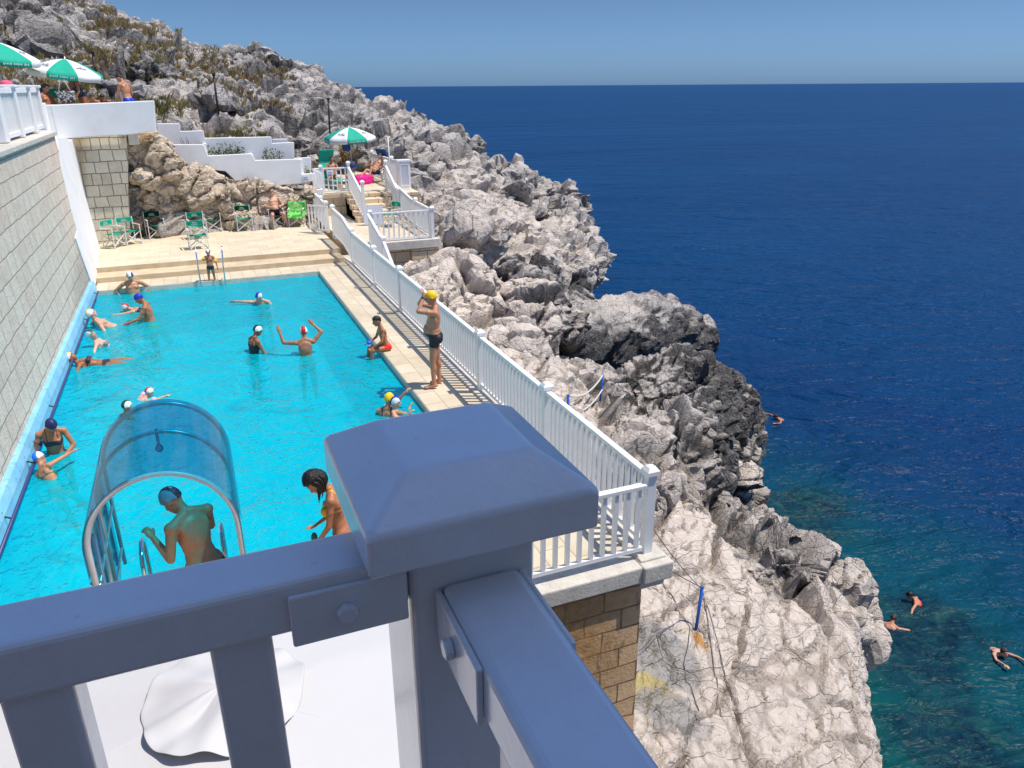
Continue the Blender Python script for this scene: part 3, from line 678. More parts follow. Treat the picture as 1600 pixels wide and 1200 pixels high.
prof = arch(TW + .035, TW + .035, 40, .02)
V = []; F = []; ny = 2
for j in range(ny): V += [(x, -.03 + j * (TY1 - TY0 + .06), z if j == 0 else max(z, .32)) for x, z in prof]
n = len(prof)
for i in range(n - 1): F.append((i, i + 1, n + i + 1, n + i))
mesh_from('acrylic_sheet', V, F, 'acrylic', True, tn)
for s in (-1, 1):
    m = MB(); m.tube([(s * TW, .0, 1.0), (s * TW, TY1 - TY0, 1.0)], .014, 8); m.tube([(s * TW, .05, .5), (s * TW, TY1 - TY0, .5)], .014, 8); m.build('side_rail', 'aluminium', tn)
    for y in (.28, .62):
        m = MB(); m.tube([(s * TW, y, 0), (s * (TW - .01), y + .02, TS - TZ0)], .019, 8); m.build('upright', 'aluminium', tn)
m = MB(); m.tube([(0, .95, TT - TZ0), (0, .95, TT - TZ0 - .16)], .014, 8); m.ball((0, .95, TT - TZ0 - .19), (.035, .035, .04)); m.build('shower_head', 'acrylic', tn)
def ladder(loc, label, w, hgt, reach, rz=0, down=1.1):
    l = empty('pool_ladder', loc, rz); tag(l, label, 'ladder')
    for s in (-1, 1):
        P = [(s * w / 2, -.28, 0), (s * w / 2, -.26, hgt * .8)] + [(s * w / 2, -.26 + reach * .5 * (1 - math.cos(a)), hgt * .8 + hgt * .2 * math.sin(a)) for a in np.linspace(.3, PI - .3, 8)] + [(s * w / 2, reach - .26, hgt * .7), (s * w / 2, reach - .22, -down)]
        m = MB(); m.tube(P, .021, 10); m.build('hand_rail', 'chrome', l)
    for i in range(3):
        m = MB(); m.box((0, reach - .24, -.35 - .27 * i), (w, .08, .03)); m.build('tread', 'chrome', l)
ladder((-.56, 7.25, .3), 'polished steel pool ladder under the blue arched canopy', .72, .84, .42)
fl = empty('pool_ladder', (.22, 23.45, 0)); tag(fl, 'slim steel pool ladder with tall straight rails at the far steps', 'ladder')
for s in (-1, 1):
    m = MB(); m.tube([(s * .35 + .02, .02, .95), (s * .34, -.02, .5), (s * .33, -.06, -.1), (s * .33, -.06, -1.1)], .022, 10); m.ball((s * .35 + .02, .02, .955), .024); m.build('hand_rail', 'chrome', fl)
    m = MB(); m.tube([(s * .34, -.02, .25), (s * .34 - .0, .12, .2), (s * .34, .2, .12), (s * .34, .22, 0)], .014, 8); m.build('brace', 'rust' if s < 0 else 'chrome', fl)
for i in range(3):
    m = MB(); m.box((0, -.06, -.3 - .27 * i), (.66, .07, .03)); m.build('tread', 'chrome', fl)
# ---------------------------------------------------------------- vector noise
def _h(ix, iy, iz, seed):
    with np.errstate(over='ignore'):
        x = (ix.astype(np.uint32) * np.uint32(374761393) + iy.astype(np.uint32) * np.uint32(668265263) + iz.astype(np.uint32) * np.uint32(2147483647) + np.uint32((seed * 144665 + 1013904223) & 0xffffffff))
        x = (x ^ (x >> np.uint32(13))) * np.uint32(1274126177); x = (x ^ (x >> np.uint32(16))) * np.uint32(2246822519)
        return x ^ (x >> np.uint32(15))
def _u(h): return h.astype(np.float64) / 4294967295.0
def vnoise(P, seed=0):
    i = np.floor(P).astype(np.int64); f = P - i; f = f * f * f * (f * (f * 6 - 15) + 10); r = 0
    for dx in (0, 1):
        for dy in (0, 1):
            for dz in (0, 1):
                wgt = (f[:, 0] if dx else 1 - f[:, 0]) * (f[:, 1] if dy else 1 - f[:, 1]) * (f[:, 2] if dz else 1 - f[:, 2])
                r = r + wgt * _u(_h(i[:, 0] + dx, i[:, 1] + dy, i[:, 2] + dz, seed))
    return r * 2 - 1
def fbm(P, octv=4, seed=0, gain=.5, ridged=False):
    a, s, r, t = 1.0, 1.0, 0, 0
    for o in range(octv):
        n = vnoise(P * s + 17.3 * o, seed + o)
        if ridged: n = 1 - 2 * np.abs(n)
        r = r + a * n; t += a; a *= gain; s *= 2.03
    return r / t
def worley(P, seed=0):
    """F1, F2, vector to the nearest cell point, cell hash"""
    i = np.floor(P).astype(np.int64); n = len(P)
    f1 = np.full(n, 9.0); f2 = np.full(n, 9.0); vec = np.zeros((n, 3)); hid = np.zeros(n, np.uint32)
    for dx in (-1, 0, 1):
        for dy in (-1, 0, 1):
            for dz in (-1, 0, 1):
                c = i + np.array((dx, dy, dz)); h = _h(c[:, 0], c[:, 1], c[:, 2], seed)
                q = np.stack([_u(h), _u(_h(c[:, 0], c[:, 1], c[:, 2], seed + 11)), _u(_h(c[:, 0], c[:, 1], c[:, 2], seed + 23))], 1)
                d = c + q - P; L = np.sqrt((d * d).sum(1))
                m = L < f1
                f2 = np.where(m, f1, np.minimum(f2, L)); vec[m] = d[m]; hid[m] = h[m]; f1 = np.where(m, L, f1)
    return f1, f2, vec, hid
def facets(P, scale, seed):
    f1, f2, vec, hid = worley(P / scale, seed)
    a = _u(hid) * 6.283; b = _u(_h(hid.astype(np.int64), hid.astype(np.int64), hid.astype(np.int64), seed + 5)) * 2 - 1
    d = np.stack([np.cos(a) * np.sqrt(1 - b * b), np.sin(a) * np.sqrt(1 - b * b), b], 1)
    lvl = _u(_h(hid.astype(np.int64), hid.astype(np.int64) + 7, hid.astype(np.int64), seed + 9)) - .5
    e_ = f2 - f1; return ((vec * d).sum(1) + lvl * .5 + .28) * sstep(e_, 0.0, .09) - .10, e_
def sstep(x, a, b):
    t = np.clip((x - a) / (b - a), 0, 1); return t * t * (3 - 2 * t)

# ---------------------------------------------------------------- land form
LAND = np.array([
 (4.4,3,-3.1),(4.4,5,-2.9),(4.4,8,-2.75),(4.4,11,-2.4),(4.4,14,-1.75),(4.4,18,-1.5),(4.4,22,-1.3),(4.5,25,-1.0),
 (7,3,-4.6),(7,5,-4.2),(7,8.5,-3.4),(7,11,-2.7),(7.2,14.4,-1.75),(7,17.5,-1.3),(7,21.3,-1.0),(8,22.9,-.3),(7.5,25.5,-.2),
 (10,3,-5.8),(10,5,-5.4),(10,8.5,-4.4),(10,10.5,-4.1),(9.5,12.5,-3.7),(9.5,14.5,-3.0),(9.2,17,-2.4),(10,20.8,-2.9),(10,24,-2.0),
 (12.3,5,-6.2),(12.3,8,-5.6),(12.3,10,-4.8),(12.5,12,-5.0),(12,15,-3.9),(12.5,17,-3.4),(15.5,18.5,-4.2),(16.2,21.6,-4.5),(13,20,-3.6),(11.8,22.0,-5.5),(11.6,25,-4.5),
 (9,28.5,.7),(12,29.5,-1.4),(13.5,26.5,-7),(12,37.8,1.5),(17,42,-2.0),(15,33,-3.6),(18.5,38,-4.9),(8.5,33,1.0),(8.5,37,1.5),(14,33.5,-.9),(15,38,-.2),(11,33,.2),
 (-3.5,60,9.2),(3.5,65,6.5),(10.2,69,5.6),(14.2,73.4,4.0),(16.2,62.5,1.9),(17.4,57,.6),(21.8,53,-1.4),(24.4,49.4,-4.9),(23.6,45.4,-6.4),
 (-6.7,44.5,7.9),(-.7,36,3.4),(1.1,45,5.0),(7.5,44.4,3.6),(-4,33.5,3.3),(-8,33.5,3.5),(-14,33.5,4.0),(0,33.5,2.7),(4,33,1.9),(6.5,40,2.6),(4,37,2.8),(-14,45,10.0),(-15,60,13),(-30,45,13),(-30,33,9),(-30,70,18),
 (0,80,7),(15,90,2),(28,80,-4),(13,50,3.2),(8,55,5.0),(0,55,7.4),(18.5,47,-.6),(-10,30,3.6),(-3,29.5,3.5)], float)
_d = np.sqrt(((LAND[:, None, :2] - LAND[None, :, :2]) ** 2).sum(-1))
_w = np.linalg.solve(np.block([[_d + np.eye(len(LAND)) * .02, np.ones((len(LAND), 1))], [np.ones((1, len(LAND))), np.zeros((1, 1))]]), np.r_[LAND[:, 2], 0])
COAST = np.array([(-60, -5), (6.2, -5), (7.4, 3), (8.5, 6), (9.7, 7.8), (11.0, 9.2), (11.9, 10.2), (11.9, 11.6), (11.0, 12.6), (10.4, 14.2), (11.0, 16.0), (13.0, 16.9), (15.0, 18.0), (16.0, 19.4), (15.8, 21.2), (14.0, 21.9), (12.2, 22.2), (11.2, 23.2), (11.0, 25.0), (11.8, 27.0), (13.4, 28.6), (15.0, 30), (17, 32), (18.7, 34.5), (19.6, 38), (21.2, 42), (22.8, 46), (25.0, 50), (25.0, 55), (23, 61), (26, 72), (30, 100), (-60, 100)], float)
def coast_sd(X, Y):
    """distance to the coast, positive on land"""
    P = np.stack([X, Y], 1); best = np.full(len(P), 1e9); ins = np.zeros(len(P), bool)
    for a, b in zip(COAST, np.roll(COAST, -1, 0)):
        e = b - a; v = P - a; t = np.clip((v @ e) / (e @ e), 0, 1); d = v - t[:, None] * e; best = np.minimum(best, np.sqrt((d * d).sum(1)))
        c = ((a[1] > P[:, 1]) != (b[1] > P[:, 1])) & (P[:, 0] < (b[0] - a[0]) * (P[:, 1] - a[1]) / (b[1] - a[1] + 1e-12) + a[0]); ins ^= c
    return np.where(ins, best, -best)
def land_h(X, Y):
    P = np.stack([X, Y], 1); out = np.zeros(len(P))
    for i in range(0, len(P), 40000):
        q = P[i:i + 40000]; d = np.sqrt(((q[:, None] - LAND[None, :, :2]) ** 2).sum(-1)); out[i:i + 40000] = d @ _w[:-1] + _w[-1]
    return out
def surf(X, Y):
    sd = coast_sd(X, Y); sd = sd + .45 * vnoise(np.stack([X * .9, Y * .9, X * 0], 1), 5) * (np.abs(sd) < 4)
    h = land_h(X, Y); t = sstep(sd, -.55, .25)
    def box(x0, x1, y0, y1): return sstep(X, x0 - .3, x0) * sstep(-X, -x1 - .3, -x1) * sstep(Y, y0 - .3, y0) * sstep(-Y, -y1 - .3, -y1)
    for b_, lv in ((box(4.2, 7.3, 24.0, 31.9), -1.6), (box(4.2, 8.3, 31.9, 39.2), -.1), (box(-15, -.5, 26, 33.4), 2.4), (box(-.8, 4.6, 28, 32.7), .2), (box(7.0, 8.8, 25, 36), -.5)):
        h = h + (np.minimum(h, lv) - h) * b_
    return h * t + (-11.0) * (1 - t)

def solid_from_grid(x0, x1, y0, y1, step, hf, zbot=-11.6):
    nx = int((x1 - x0) / step) + 1; ny = int((y1 - y0) / step) + 1
    gx, gy = np.meshgrid(np.linspace(x0, x1, nx), np.linspace(y0, y1, ny), indexing='ij'); X = gx.ravel(); Y = gy.ravel(); Z = np.maximum(hf(X, Y), zbot + .3)
    V = np.concatenate([np.stack([X, Y, Z], 1), np.stack([X, Y, np.full_like(X, zbot)], 1)]); n = nx * ny
    idx = np.arange(n).reshape(nx, ny)
    a, b, c, d = idx[:-1, :-1].ravel(), idx[1:, :-1].ravel(), idx[1:, 1:].ravel(), idx[:-1, 1:].ravel()
    F = [np.stack([a, b, c, d], 1), np.stack([d, c, b, a], 1) + n]
    for e in (idx[0, :], idx[-1, ::-1], idx[::-1, 0], idx[:, -1]):
        F.append(np.stack([e[:-1], e[1:], e[1:] + n, e[:-1] + n], 1))
    return V, np.concatenate(F)
_ico = None
def boulder(c, r, rot=0.0, tilt=0.0, seed=0, jag=.25, cut=True):
    global _ico
    if _ico is None:
        b = bmesh.new(); bmesh.ops.create_icosphere(b, subdivisions=4, radius=1); b.verts.ensure_lookup_table()
        _ico = (np.array([v.co[:] for v in b.verts]), np.array([[v.index for v in f.verts] for f in b.faces])); b.free()
    V = _ico[0].copy(); rng = np.random.RandomState(seed + 100)
    for _ in range(9 if cut else 0):          # flatten by random planes -> blocky
        n = rng.normal(size=3); n /= np.linalg.norm(n); d = rng.uniform(.62, .85); q = V @ n; V -= np.maximum(q - d, 0)[:, None] * n * .93
    V *= (1 + jag * .5 * fbm(V * 1.6 + seed * 3.1, 3, seed))[:, None]
    V = V * np.array(r); M_ = np.array(Euler((tilt, 0, rot)).to_matrix()); return V @ M_.T + np.array(c), _ico[1]

def rock_mat(name, cream, grey, dark, scale=1.0, rust=0.0, bump=.05, stain=False):
    k = N(name, 0.92, cream, spec=.25); o = k.co()
    a_w = k.attr('weather_shade').outputs['Fac']; a_c = k.attr('crack').outputs['Fac']; a_p = k.attr('pit').outputs['Fac']
    n1 = k.noise(.55 * scale, 6, .7); n2 = k.noise(3.2 * scale, 8, .78); n3 = k.noise(13 * scale, 7, .75)
    wv = k.math('ADD', a_w, k.math('MULTIPLY', k.math('SUBTRACT', n2, .5), 1.1))
    c1 = k.ramp(n2, [(.3, tuple(v * .74 for v in cream)), (.55, cream), (.75, tuple(min(.85, v * 1.1) for v in cream))])
    c2 = k.ramp(k.math('ADD', k.math('MULTIPLY', n3, .6), k.math('MULTIPLY', n2, .4)), [(.36, dark), (.50, grey), (.66, tuple(min(.8, v * 1.45) for v in grey))])
    c = k.mix(k.rampf(wv, .30, .72), c1, c2)
    c3 = k.ramp(k.math('ADD', k.math('MULTIPLY', n3, .65), k.math('MULTIPLY', n2, .35)), [(.38, (.022, .021, .02)), (.52, (.13, .122, .115)), (.68, (.34, .32, .30))])
    c = k.mix(k.rampf(wv, .80, 1.12), c, c3)
    if rust: c = k.mix(k.math('MULTIPLY', k.rampf(k.noise(.75 * scale, 5, .6, vec=k.mapping(o, (1, 1, 1.6), loc=(3, 1, 2))), .60, .72), rust), c, (.46, .27, .12))
    c = k.mix(k.math('MULTIPLY', k.rampf(n3, .62, .74), .35), c, tuple(v * .45 for v in dark))
    c = k.mix(k.math('MULTIPLY', a_p, .75), c, tuple(v * .55 for v in dark))
    c = k.mix(k.math('MULTIPLY', a_c, .8), c, (.035, .030, .025))
    if stain:
        b_ = at_z(1094, 998, -3.3); dv_ = k.n('ShaderNodeVectorMath', operation='DISTANCE'); k.l(k.mapping(o, (1, .6, 0)), dv_.inputs[0]); dv_.inputs[1].default_value = (b_.x, b_.y * .6, 0)
        c = k.mix(k.math('MULTIPLY', k.rampf(k.math('ADD', dv_.outputs['Value'], k.math('MULTIPLY', k.math('SUBTRACT', n2, .5), .18)), .13, .07), .9), c, (.56, .27, .05))
        for (qx, qy, qz, rad, soft, col) in ((1035, 1040, -3.3, .62, .25, (.40, .38, .355)), (1008, 1000, -2.9, .45, .2, (.40, .38, .355)), (1015, 1130, -3.6, .38, .2, (.52, .42, .13)), (1040, 1190, -4.0, .5, .2, (.38, .36, .34))):
            b_ = at_z(qx, qy, qz); dv_ = k.n('ShaderNodeVectorMath', operation='DISTANCE'); k.l(k.mapping(o, (1, 1, 0)), dv_.inputs[0]); dv_.inputs[1].default_value = (b_.x, b_.y, 0)
            c = k.mix(k.math('MULTIPLY', k.rampf(k.math('ADD', dv_.outputs['Value'], k.math('MULTIPLY', k.math('SUBTRACT', n2, .5), .7)), rad + soft * .4, rad - soft * .4), .85), c, k.mix(k.rampf(k.noise(95, 2, .5), .4, .6), tuple(v * .7 for v in col), tuple(v * 1.25 for v in col)))
    wp_ = k.n('ShaderNodeTexNoise', i_Scale=.55 * scale, i_Detail=2.5, i_Roughness=.55); k.l(o, wp_.inputs['Vector'])
    sc_ = k.n('ShaderNodeVectorMath', operation='SCALE'); sc_.inputs['Scale'].default_value = 1.3; k.l(wp_.outputs['Color'], sc_.inputs[0])
    ad_ = k.n('ShaderNodeVectorMath', operation='ADD'); k.l(o, ad_.inputs[0]); k.l(sc_.outputs[0], ad_.inputs[1])
    vc = k.voro(.95 * scale, 'DISTANCE_TO_EDGE', vec=k.mapping(ad_.outputs[0], (.55, 1.2, 1.3), rot=(.3, .2, -.75)))
    vd = k.voro(2.6 * scale, 'DISTANCE_TO_EDGE', vec=k.mapping(ad_.outputs[0], (.5, 1.25, 1.3), rot=(.3, .2, -.6)))
    l1 = k.math('SUBTRACT', 1.0, k.rampf(vc.outputs['Distance'], .0, .012)); l2 = k.math('MULTIPLY', k.math('SUBTRACT', 1.0, k.rampf(vd.outputs['Distance'], .0, .016)), k.rampf(n1, .42, .6))
    ln = k.math('MAXIMUM', l1, l2)
    c = k.mix(k.math('MULTIPLY', ln, .16 if stain else .65), c, tuple(v * .5 for v in dark))
    k.color(c)
    v1 = k.voro(4.2 * scale, 'DISTANCE_TO_EDGE', vec=k.mapping(o, (1, 1, 1.5))); e1 = k.rampf(v1.outputs['Distance'], 0, .10)
    h = k.math('ADD', k.math('MULTIPLY', n2, 1.5), k.math('ADD', k.math('MULTIPLY', n3, .7), k.math('MULTIPLY', e1, .28)))
    h = k.math('SUBTRACT', k.math('ADD', h, k.math('MULTIPLY', k.noise(48 * scale, 4, .7), .22)), k.math('MULTIPLY', ln, .5))
    k.bump(h, bump, 1.0); MAT[name] = k.m
rock_mat('rock_near', (.80, .69, .585), (.52, .47, .42), (.075, .07, .065), 1.0, .2, .06, True)
rock_mat('rock_far', (.80, .70, .60), (.55, .51, .47), (.07, .067, .065), .8, .12, .10)
rock_mat('rock_bank', (.80, .65, .49), (.70, .56, .42), (.17, .11, .07), 1.2, .8, .06)

def rock(name, parts, voxel, mat_, amp1, s1, amp2, s2, amp3, weather_shade, smooth_mask=None, crack_w=.045, keep=None, seed=1, hooks=None, pits=.3, slab=False, afis=.0, kf=1.6):
    V = []; F4 = []; off = 0
    me = bpy.data.meshes.new(name); vs = []; fs = []
    for pv, pf_ in parts:
        vs.append(pv); fs += (pf_ + off).tolist(); off += len(pv)
    me.from_pydata(np.concatenate(vs).tolist(), [], fs)
    o = bpy.data.objects.new(name, me); COL.objects.link(o)
    r = o.modifiers.new('r', 'REMESH'); r.mode = 'VOXEL'; r.voxel_size = voxel; r.adaptivity = 0
    dg = bpy.context.evaluated_depsgraph_get(); me2 = bpy.data.meshes.new_from_object(o.evaluated_get(dg)); o.modifiers.clear(); o.data = me2; bpy.data.meshes.remove(me)
    n = len(me2.vertices); P = np.empty(n * 3); me2.vertices.foreach_get('co', P); P = P.reshape(-1, 3)
    Nn = np.empty(n * 3); me2.vertices.foreach_get('normal', Nn); Nn = Nn.reshape(-1, 3)
    if keep is not None:
        kv = keep(P); bm = bmesh.new(); bm.from_mesh(me2); bm.verts.ensure_lookup_table()
        bmesh.ops.delete(bm, geom=[bm.verts[i] for i in np.nonzero(~kv)[0]], context='VERTS'); bm.to_mesh(me2); bm.free()
        n = len(me2.vertices); P = np.empty(n * 3); me2.vertices.foreach_get('co', P); P = P.reshape(-1, 3); Nn = np.empty(n * 3); me2.vertices.foreach_get('normal', Nn); Nn = Nn.reshape(-1, 3)
    sm = np.ones(n) if smooth_mask is None else smooth_mask(P)
    Pw = P + .22 * np.stack([fbm(P * .8, 3, seed + 40), fbm(P * .8, 3, seed + 50), fbm(P * .8, 3, seed + 60)], 1)
    An = np.array(Euler((R_(20), R_(28), R_(-25))).to_matrix()).T * np.array([[.62, 1.0, 1.55]])
    g1, e1 = facets(Pw @ An, s1, seed); g2, e2 = facets(Pw @ An + 5.2, s2, seed + 1)
    c1 = 1 - sstep(e1, 0, crack_w * 1.6); c2 = 1 - sstep(e2, 0, crack_w * 2.4)
    rd = fbm(P * (1.0 / s2) * 1.3, 5, seed + 3, .55, True); big = fbm(P * .28, 3, seed + 8)
    d = sm * (amp1 * g1 * 1.5 + amp1 * .5 * big) + (.10 + .90 * sm) * (amp2 * g2 * 1.5 + amp3 * rd) - amp1 * .30 * c1 * sm - amp2 * .35 * c2 * sm
    pf1, pf2, _, _ = worley(P * 2.4 + 3.3, seed + 70)
    pit = sstep(.30 - pf1, 0, .2) * sstep(fbm(P * .5, 3, seed + 71), .12, .4) * pits
    d = d - .16 * pit
    fis = fbm((P + .4 * np.stack([fbm(P * .9, 2, 170), fbm(P * .9, 2, 175), 0 * P[:, 0]], 1)) * np.array([[1.0, 1.0, .38]]) * kf, 4, seed + 20, .55, True); fis = np.minimum(fis, .35) - .1
    d = d + sm * afis * fis
    if slab:
        w3 = P + .3 * np.stack([fbm(P * .7, 3, 140), fbm(P * .7, 3, 150), fbm(P * .7, 3, 160)], 1); rz_ = np.array(Matrix.Rotation(R_(-38), 3, 'Z')).T
        g3, e3 = facets((w3 @ rz_) * np.array([[.55, 1.25, 1.0]]), .95, 33); g4, e4 = facets((w3 @ rz_) * np.array([[.6, 1.3, 1.0]]) + 2.2, .42, 35)
        cr3 = 1 - sstep(e3, 0, .10); cr4 = (1 - sstep(e4, 0, .10)) * sstep(fbm(P * .8, 2, 36), -.05, .25)
        d = d + (1 - sm) * (.16 * g3 + .045 * g4 - .10 * cr3 - .05 * cr4 + .03 * rd); c1 = np.maximum(c1 * sm, cr3 * (1 - sm) * .8); c2 = np.maximum(c2, cr4 * (1 - sm))
    Q = P + Nn * d[:, None]
    me2.vertices.foreach_set('co', Q.ravel()); me2.update()
    me2.vertices.foreach_get('normal', tmp := np.empty(n * 3)); N2 = tmp.reshape(-1, 3)
    wv = np.clip(weather_shade(P, N2, rd, big) + .5 * afis * sstep(-fis, .05, .5), 0, 1.3)
    for nm, arr in (('weather_shade', wv), ('crack', np.clip((sm * sstep(-fis, .30, .62) * .8 if afis else 0) + np.maximum(c1 * .75, c2 * .5) if slab else np.maximum(c1 * .75 * (.15 + .85 * sm), c2 * .5 * (.1 + .9 * sm)), 0, 1)), ('pit', np.clip(pit * 1.6, 0, 1))):
        a = me2.attributes.new(nm, 'FLOAT', 'POINT'); a.data.foreach_set('value', arr.astype(np.float32))
    me2.materials.clear(); me2.materials.append(MAT[mat_]); me2.polygons.foreach_set('use_smooth', [False] * len(me2.polygons))
    o['kind'] = 'structure'; o.name = name
    return o, Q, N2
# ---------------------------------------------------------------- rocks by the pool
def B(px, py, D, r, rot=0, tilt=0, seed=0, jag=.25):
    c = at_d(px, py, D); return boulder(tuple(c), r, rot, tilt, seed, jag)
parts = [solid_from_grid(3.9, 18.6, 1.5, 26.5, .12, surf)]
parts += [  # near ledge block by the sea
  *[boulder(tuple(at_z(px, py, z)), r, rt, 0, sd_, .15) for px, py, z, r, rt, sd_ in ((1160, 905, -4.05, (.62, .55, .55), .2, 29), (1215, 890, -4.35, (.75, .7, .72), .5, 1), (1290, 915, -4.75, (.85, .75, .75), .1, 2), (1312, 962, -5.2, (.65, .7, .75), .4, 30), (1255, 935, -4.75, (.8, .5, .5), .3, 53))], boulder((10.4, 10.0, -5.6), (1.3, .9, 1.1), .2, 0, 3),
  boulder((8.6, 11.6, -3.9), (.7, .6, .5), .1, 0, 4), boulder((8.3, 12.0, -3.7), (.8, .6, .5), .7, 0, 5), boulder((11.2, 9.9, -7.4), (1.0, 1.2, 1.6), .2, 0, 6),
  # middle cluster
  boulder((8.2, 12.6, -3.0), (1.3, 1.0, 1.1), .4, 0, 7), boulder((9.6, 13.3, -3.9), (1.2, 1.0, 1.5), .2, 0, 8), boulder((9.6, 14.6, -3.0), (1.5, 1.2, 1.0), .8, 0, 9),
  boulder((11.2, 15.6, -3.8), (1.2, 1.1, 1.2), .3, 0, 10), boulder((10.6, 14.4, -5.6), (1.1, 1.0, 2.0), .3, 0, 11), boulder((12.6, 16.6, -4.4), (1.4, 1.2, 1.6), .1, 0, 12),
  boulder((13.6, 18.3, -4.7), (1.7, 1.6, 1.9), .5, 0, 13, .18), boulder((15.0, 19.4, -5.4), (1.4, 1.6, 2.2), .4, 0, 14, .18), boulder((14.8, 18.3, -7.6), (1.4, 1.3, 1.8), .2, 0, 15),
  boulder((15.9, 18.9, -8.1), (1.0, 1.0, 1.1), .2, 0, 16), boulder((14.0, 17.4, -7.0), (1.0, 1.0, 2.2), .1, 0, 17), boulder((15.3, 18.0, -8.4), (.9, .8, .8), .1, 0, 18),
  boulder((12.0, 18.6, -3.3), (1.8, 1.3, .9), .6, 0, 19), boulder((14.2, 20.6, -4.0), (1.5, 1.2, 1.0), .2, 0, 20),
  boulder((7.2, 18.9, -1.9), (1.3, 1.6, .9), .4, 0, 21), boulder((8.6, 20.4, -2.0), (1.2, 1.3, 1.2), .8, 0, 22), boulder((9.9, 22.2, -2.4), (1.3, 1.5, 1.5), .2, 0, 23),
  boulder((7.9, 23.2, -1.3), (1.2, 1.2, 1.1), .5, 0, 24), boulder((10.4, 24.5, -2.2), (1.3, 1.6, 1.6), .1, 0, 25),
]
def near_smooth(P):
    s = sstep(np.hypot((P[:, 0] - 7.0) / 3.2, (P[:, 1] - 7.0) / 3.8), .75, 1.2)
    s2 = sstep(np.hypot((P[:, 0] - 6.2) / 1.8, (P[:, 1] - 15.0) / 3.0), .7, 1.2)
    return .22 + .78 * np.minimum(s, s2)
def near_weather_shade(P, Nv, rd, big):
    w = .42 + .42 * big + .22 * rd - .25 * np.maximum(Nv[:, 2], 0) + .25 * np.maximum(-Nv[:, 1], 0)  # weathering noise plus painted shade: tops lighter, faces towards the camera darker
    steep = 1 - np.maximum(Nv[:, 2], 0)
    w = w + .60 * sstep(P[:, 0], 9.5, 12.5) * sstep(P[:, 1], 12.2, 14.5) * (.15 + .85 * steep) + .35 * sstep(P[:, 0], 7.6, 9) * sstep(P[:, 1], 11.8, 13) * steep
    w = w + .50 * sstep(P[:, 0], 8.8, 9.8) * sstep(P[:, 1], 9.3, 10.3) * sstep(P[:, 2], -5.3, -4.7)
    w = w - .55 * (1 - near_smooth(P)) * sstep(-P[:, 0], -11, -9)
    w = w - .35 * sstep(P[:, 1], 17.5, 20) * sstep(-P[:, 0], -11.5, -9.5)
    w = w + .45 * sstep(-P[:, 2], 7.6, 8.3)
    return w
o, _, _ = rock('rocky_shore', parts, .06, 'rock_near', .40, 1.9, .12, .55, .05, near_weather_shade, near_smooth, seed=3, slab=True, afis=.16, kf=2.0, keep=lambda P: (P[:, 2] > -10.2) & (P[:, 1] > 2.2))

# ---------------------------------------------------------------- cliff and hillside beyond
parts = [solid_from_grid(-24, 31, 30.4, 98, .4, surf), solid_from_grid(4.5, 24, 24.6, 31.5, .25, surf)]
parts += [
  boulder((17.0, 30.0, -5.5), (4.7, 2.7, 1.75), .30, .06, 31, .12), boulder((14.0, 28.6, -5.2), (2.4, 1.9, 1.55), .2, 0, 32, .12), boulder((18.0, 33.2, -7.2), (5.0, 1.6, 2.4), .3, 0, 54), boulder((20.4, 31.6, -6.5), (2.8, 2.2, 1.9), .4, 0, 33, .15),
  boulder((23.6, 33.2, -7.6), (1.8, 1.7, 1.4), .5, 0, 34, .12),
  boulder((10.9, 27.6, -3.1), (2.0, 2.2, 2.0), .4, 0, 36, .18), boulder((12.7, 31.0, -2.9), (2.2, 2.2, 2.2), .2, 0, 37, .18), boulder((14.7, 35.0, -4.1), (2.6, 2.6, 2.6), .6, 0, 38, .18),
  boulder((17.1, 37.6, -4.3), (2.6, 3.0, 2.5), .3, 0, 39, .18), boulder((19.1, 40.2, -4.7), (2.2, 2.4, 2.8), .3, 0, 40, .18), boulder((20.9, 43.2, -5.5), (2.2, 2.8, 2.8), .3, 0, 41, .18),
  boulder((14.7, 41.0, -1.1), (2.4, 2.4, 2.0), .5, 0, 42, .18), boulder((17.7, 44.0, -1.6), (2.6, 2.6, 2.4), .2, 0, 43, .18), boulder((20.3, 46.6, -2.6), (2.4, 2.6, 2.4), .3, 0, 44, .18), boulder((22.7, 48.6, -3.7), (2.2, 2.6, 2.6), .3, 0, 45, .18),
  boulder((11.9, 38.0, 0.2), (1.6, 1.8, 1.6), .3, 0, 46, .18), boulder((10.7, 41.8, 1.4), (1.8, 2.0, 1.7), .3, 0, 47, .18), boulder((15.5, 49.0, 0.5), (2.2, 2.4, 2.0), .3, 0, 48, .18), boulder((12.7, 46.0, 1.5), (1.8, 2.0, 1.6), .3, 0, 49, .18),
  boulder((9.6, 36.0, 1.4), (1.2, 1.4, 1.2), .3, 0, 50), boulder((10.4, 31.4, .0), (1.4, 1.5, 1.2), .3, 0, 51), boulder((9.3, 27.0, -.2), (1.3, 1.5, 1.2), .3, 0, 52),
]
rng = np.random.RandomState(5)
for i in range(45):
    x = rng.uniform(-14, 22); y = rng.uniform(34, 74)
    z = float(land_h(np.array([x]), np.array([y]))[0])
    if coast_sd(np.array([x]), np.array([y]))[0] < 1: continue
    s = rng.uniform(.5, 1.5); parts.append(boulder((x, y, z + .1), (s * rng.uniform(.8, 1.5), s, s * rng.uniform(.5, .9)), rng.uniform(0, 3), 0, 60 + i))
grass_noise = lambda P: fbm(np.stack([P[:, 0] * .22, P[:, 1] * .22, P[:, 2] * .1], 1), 3, 91)
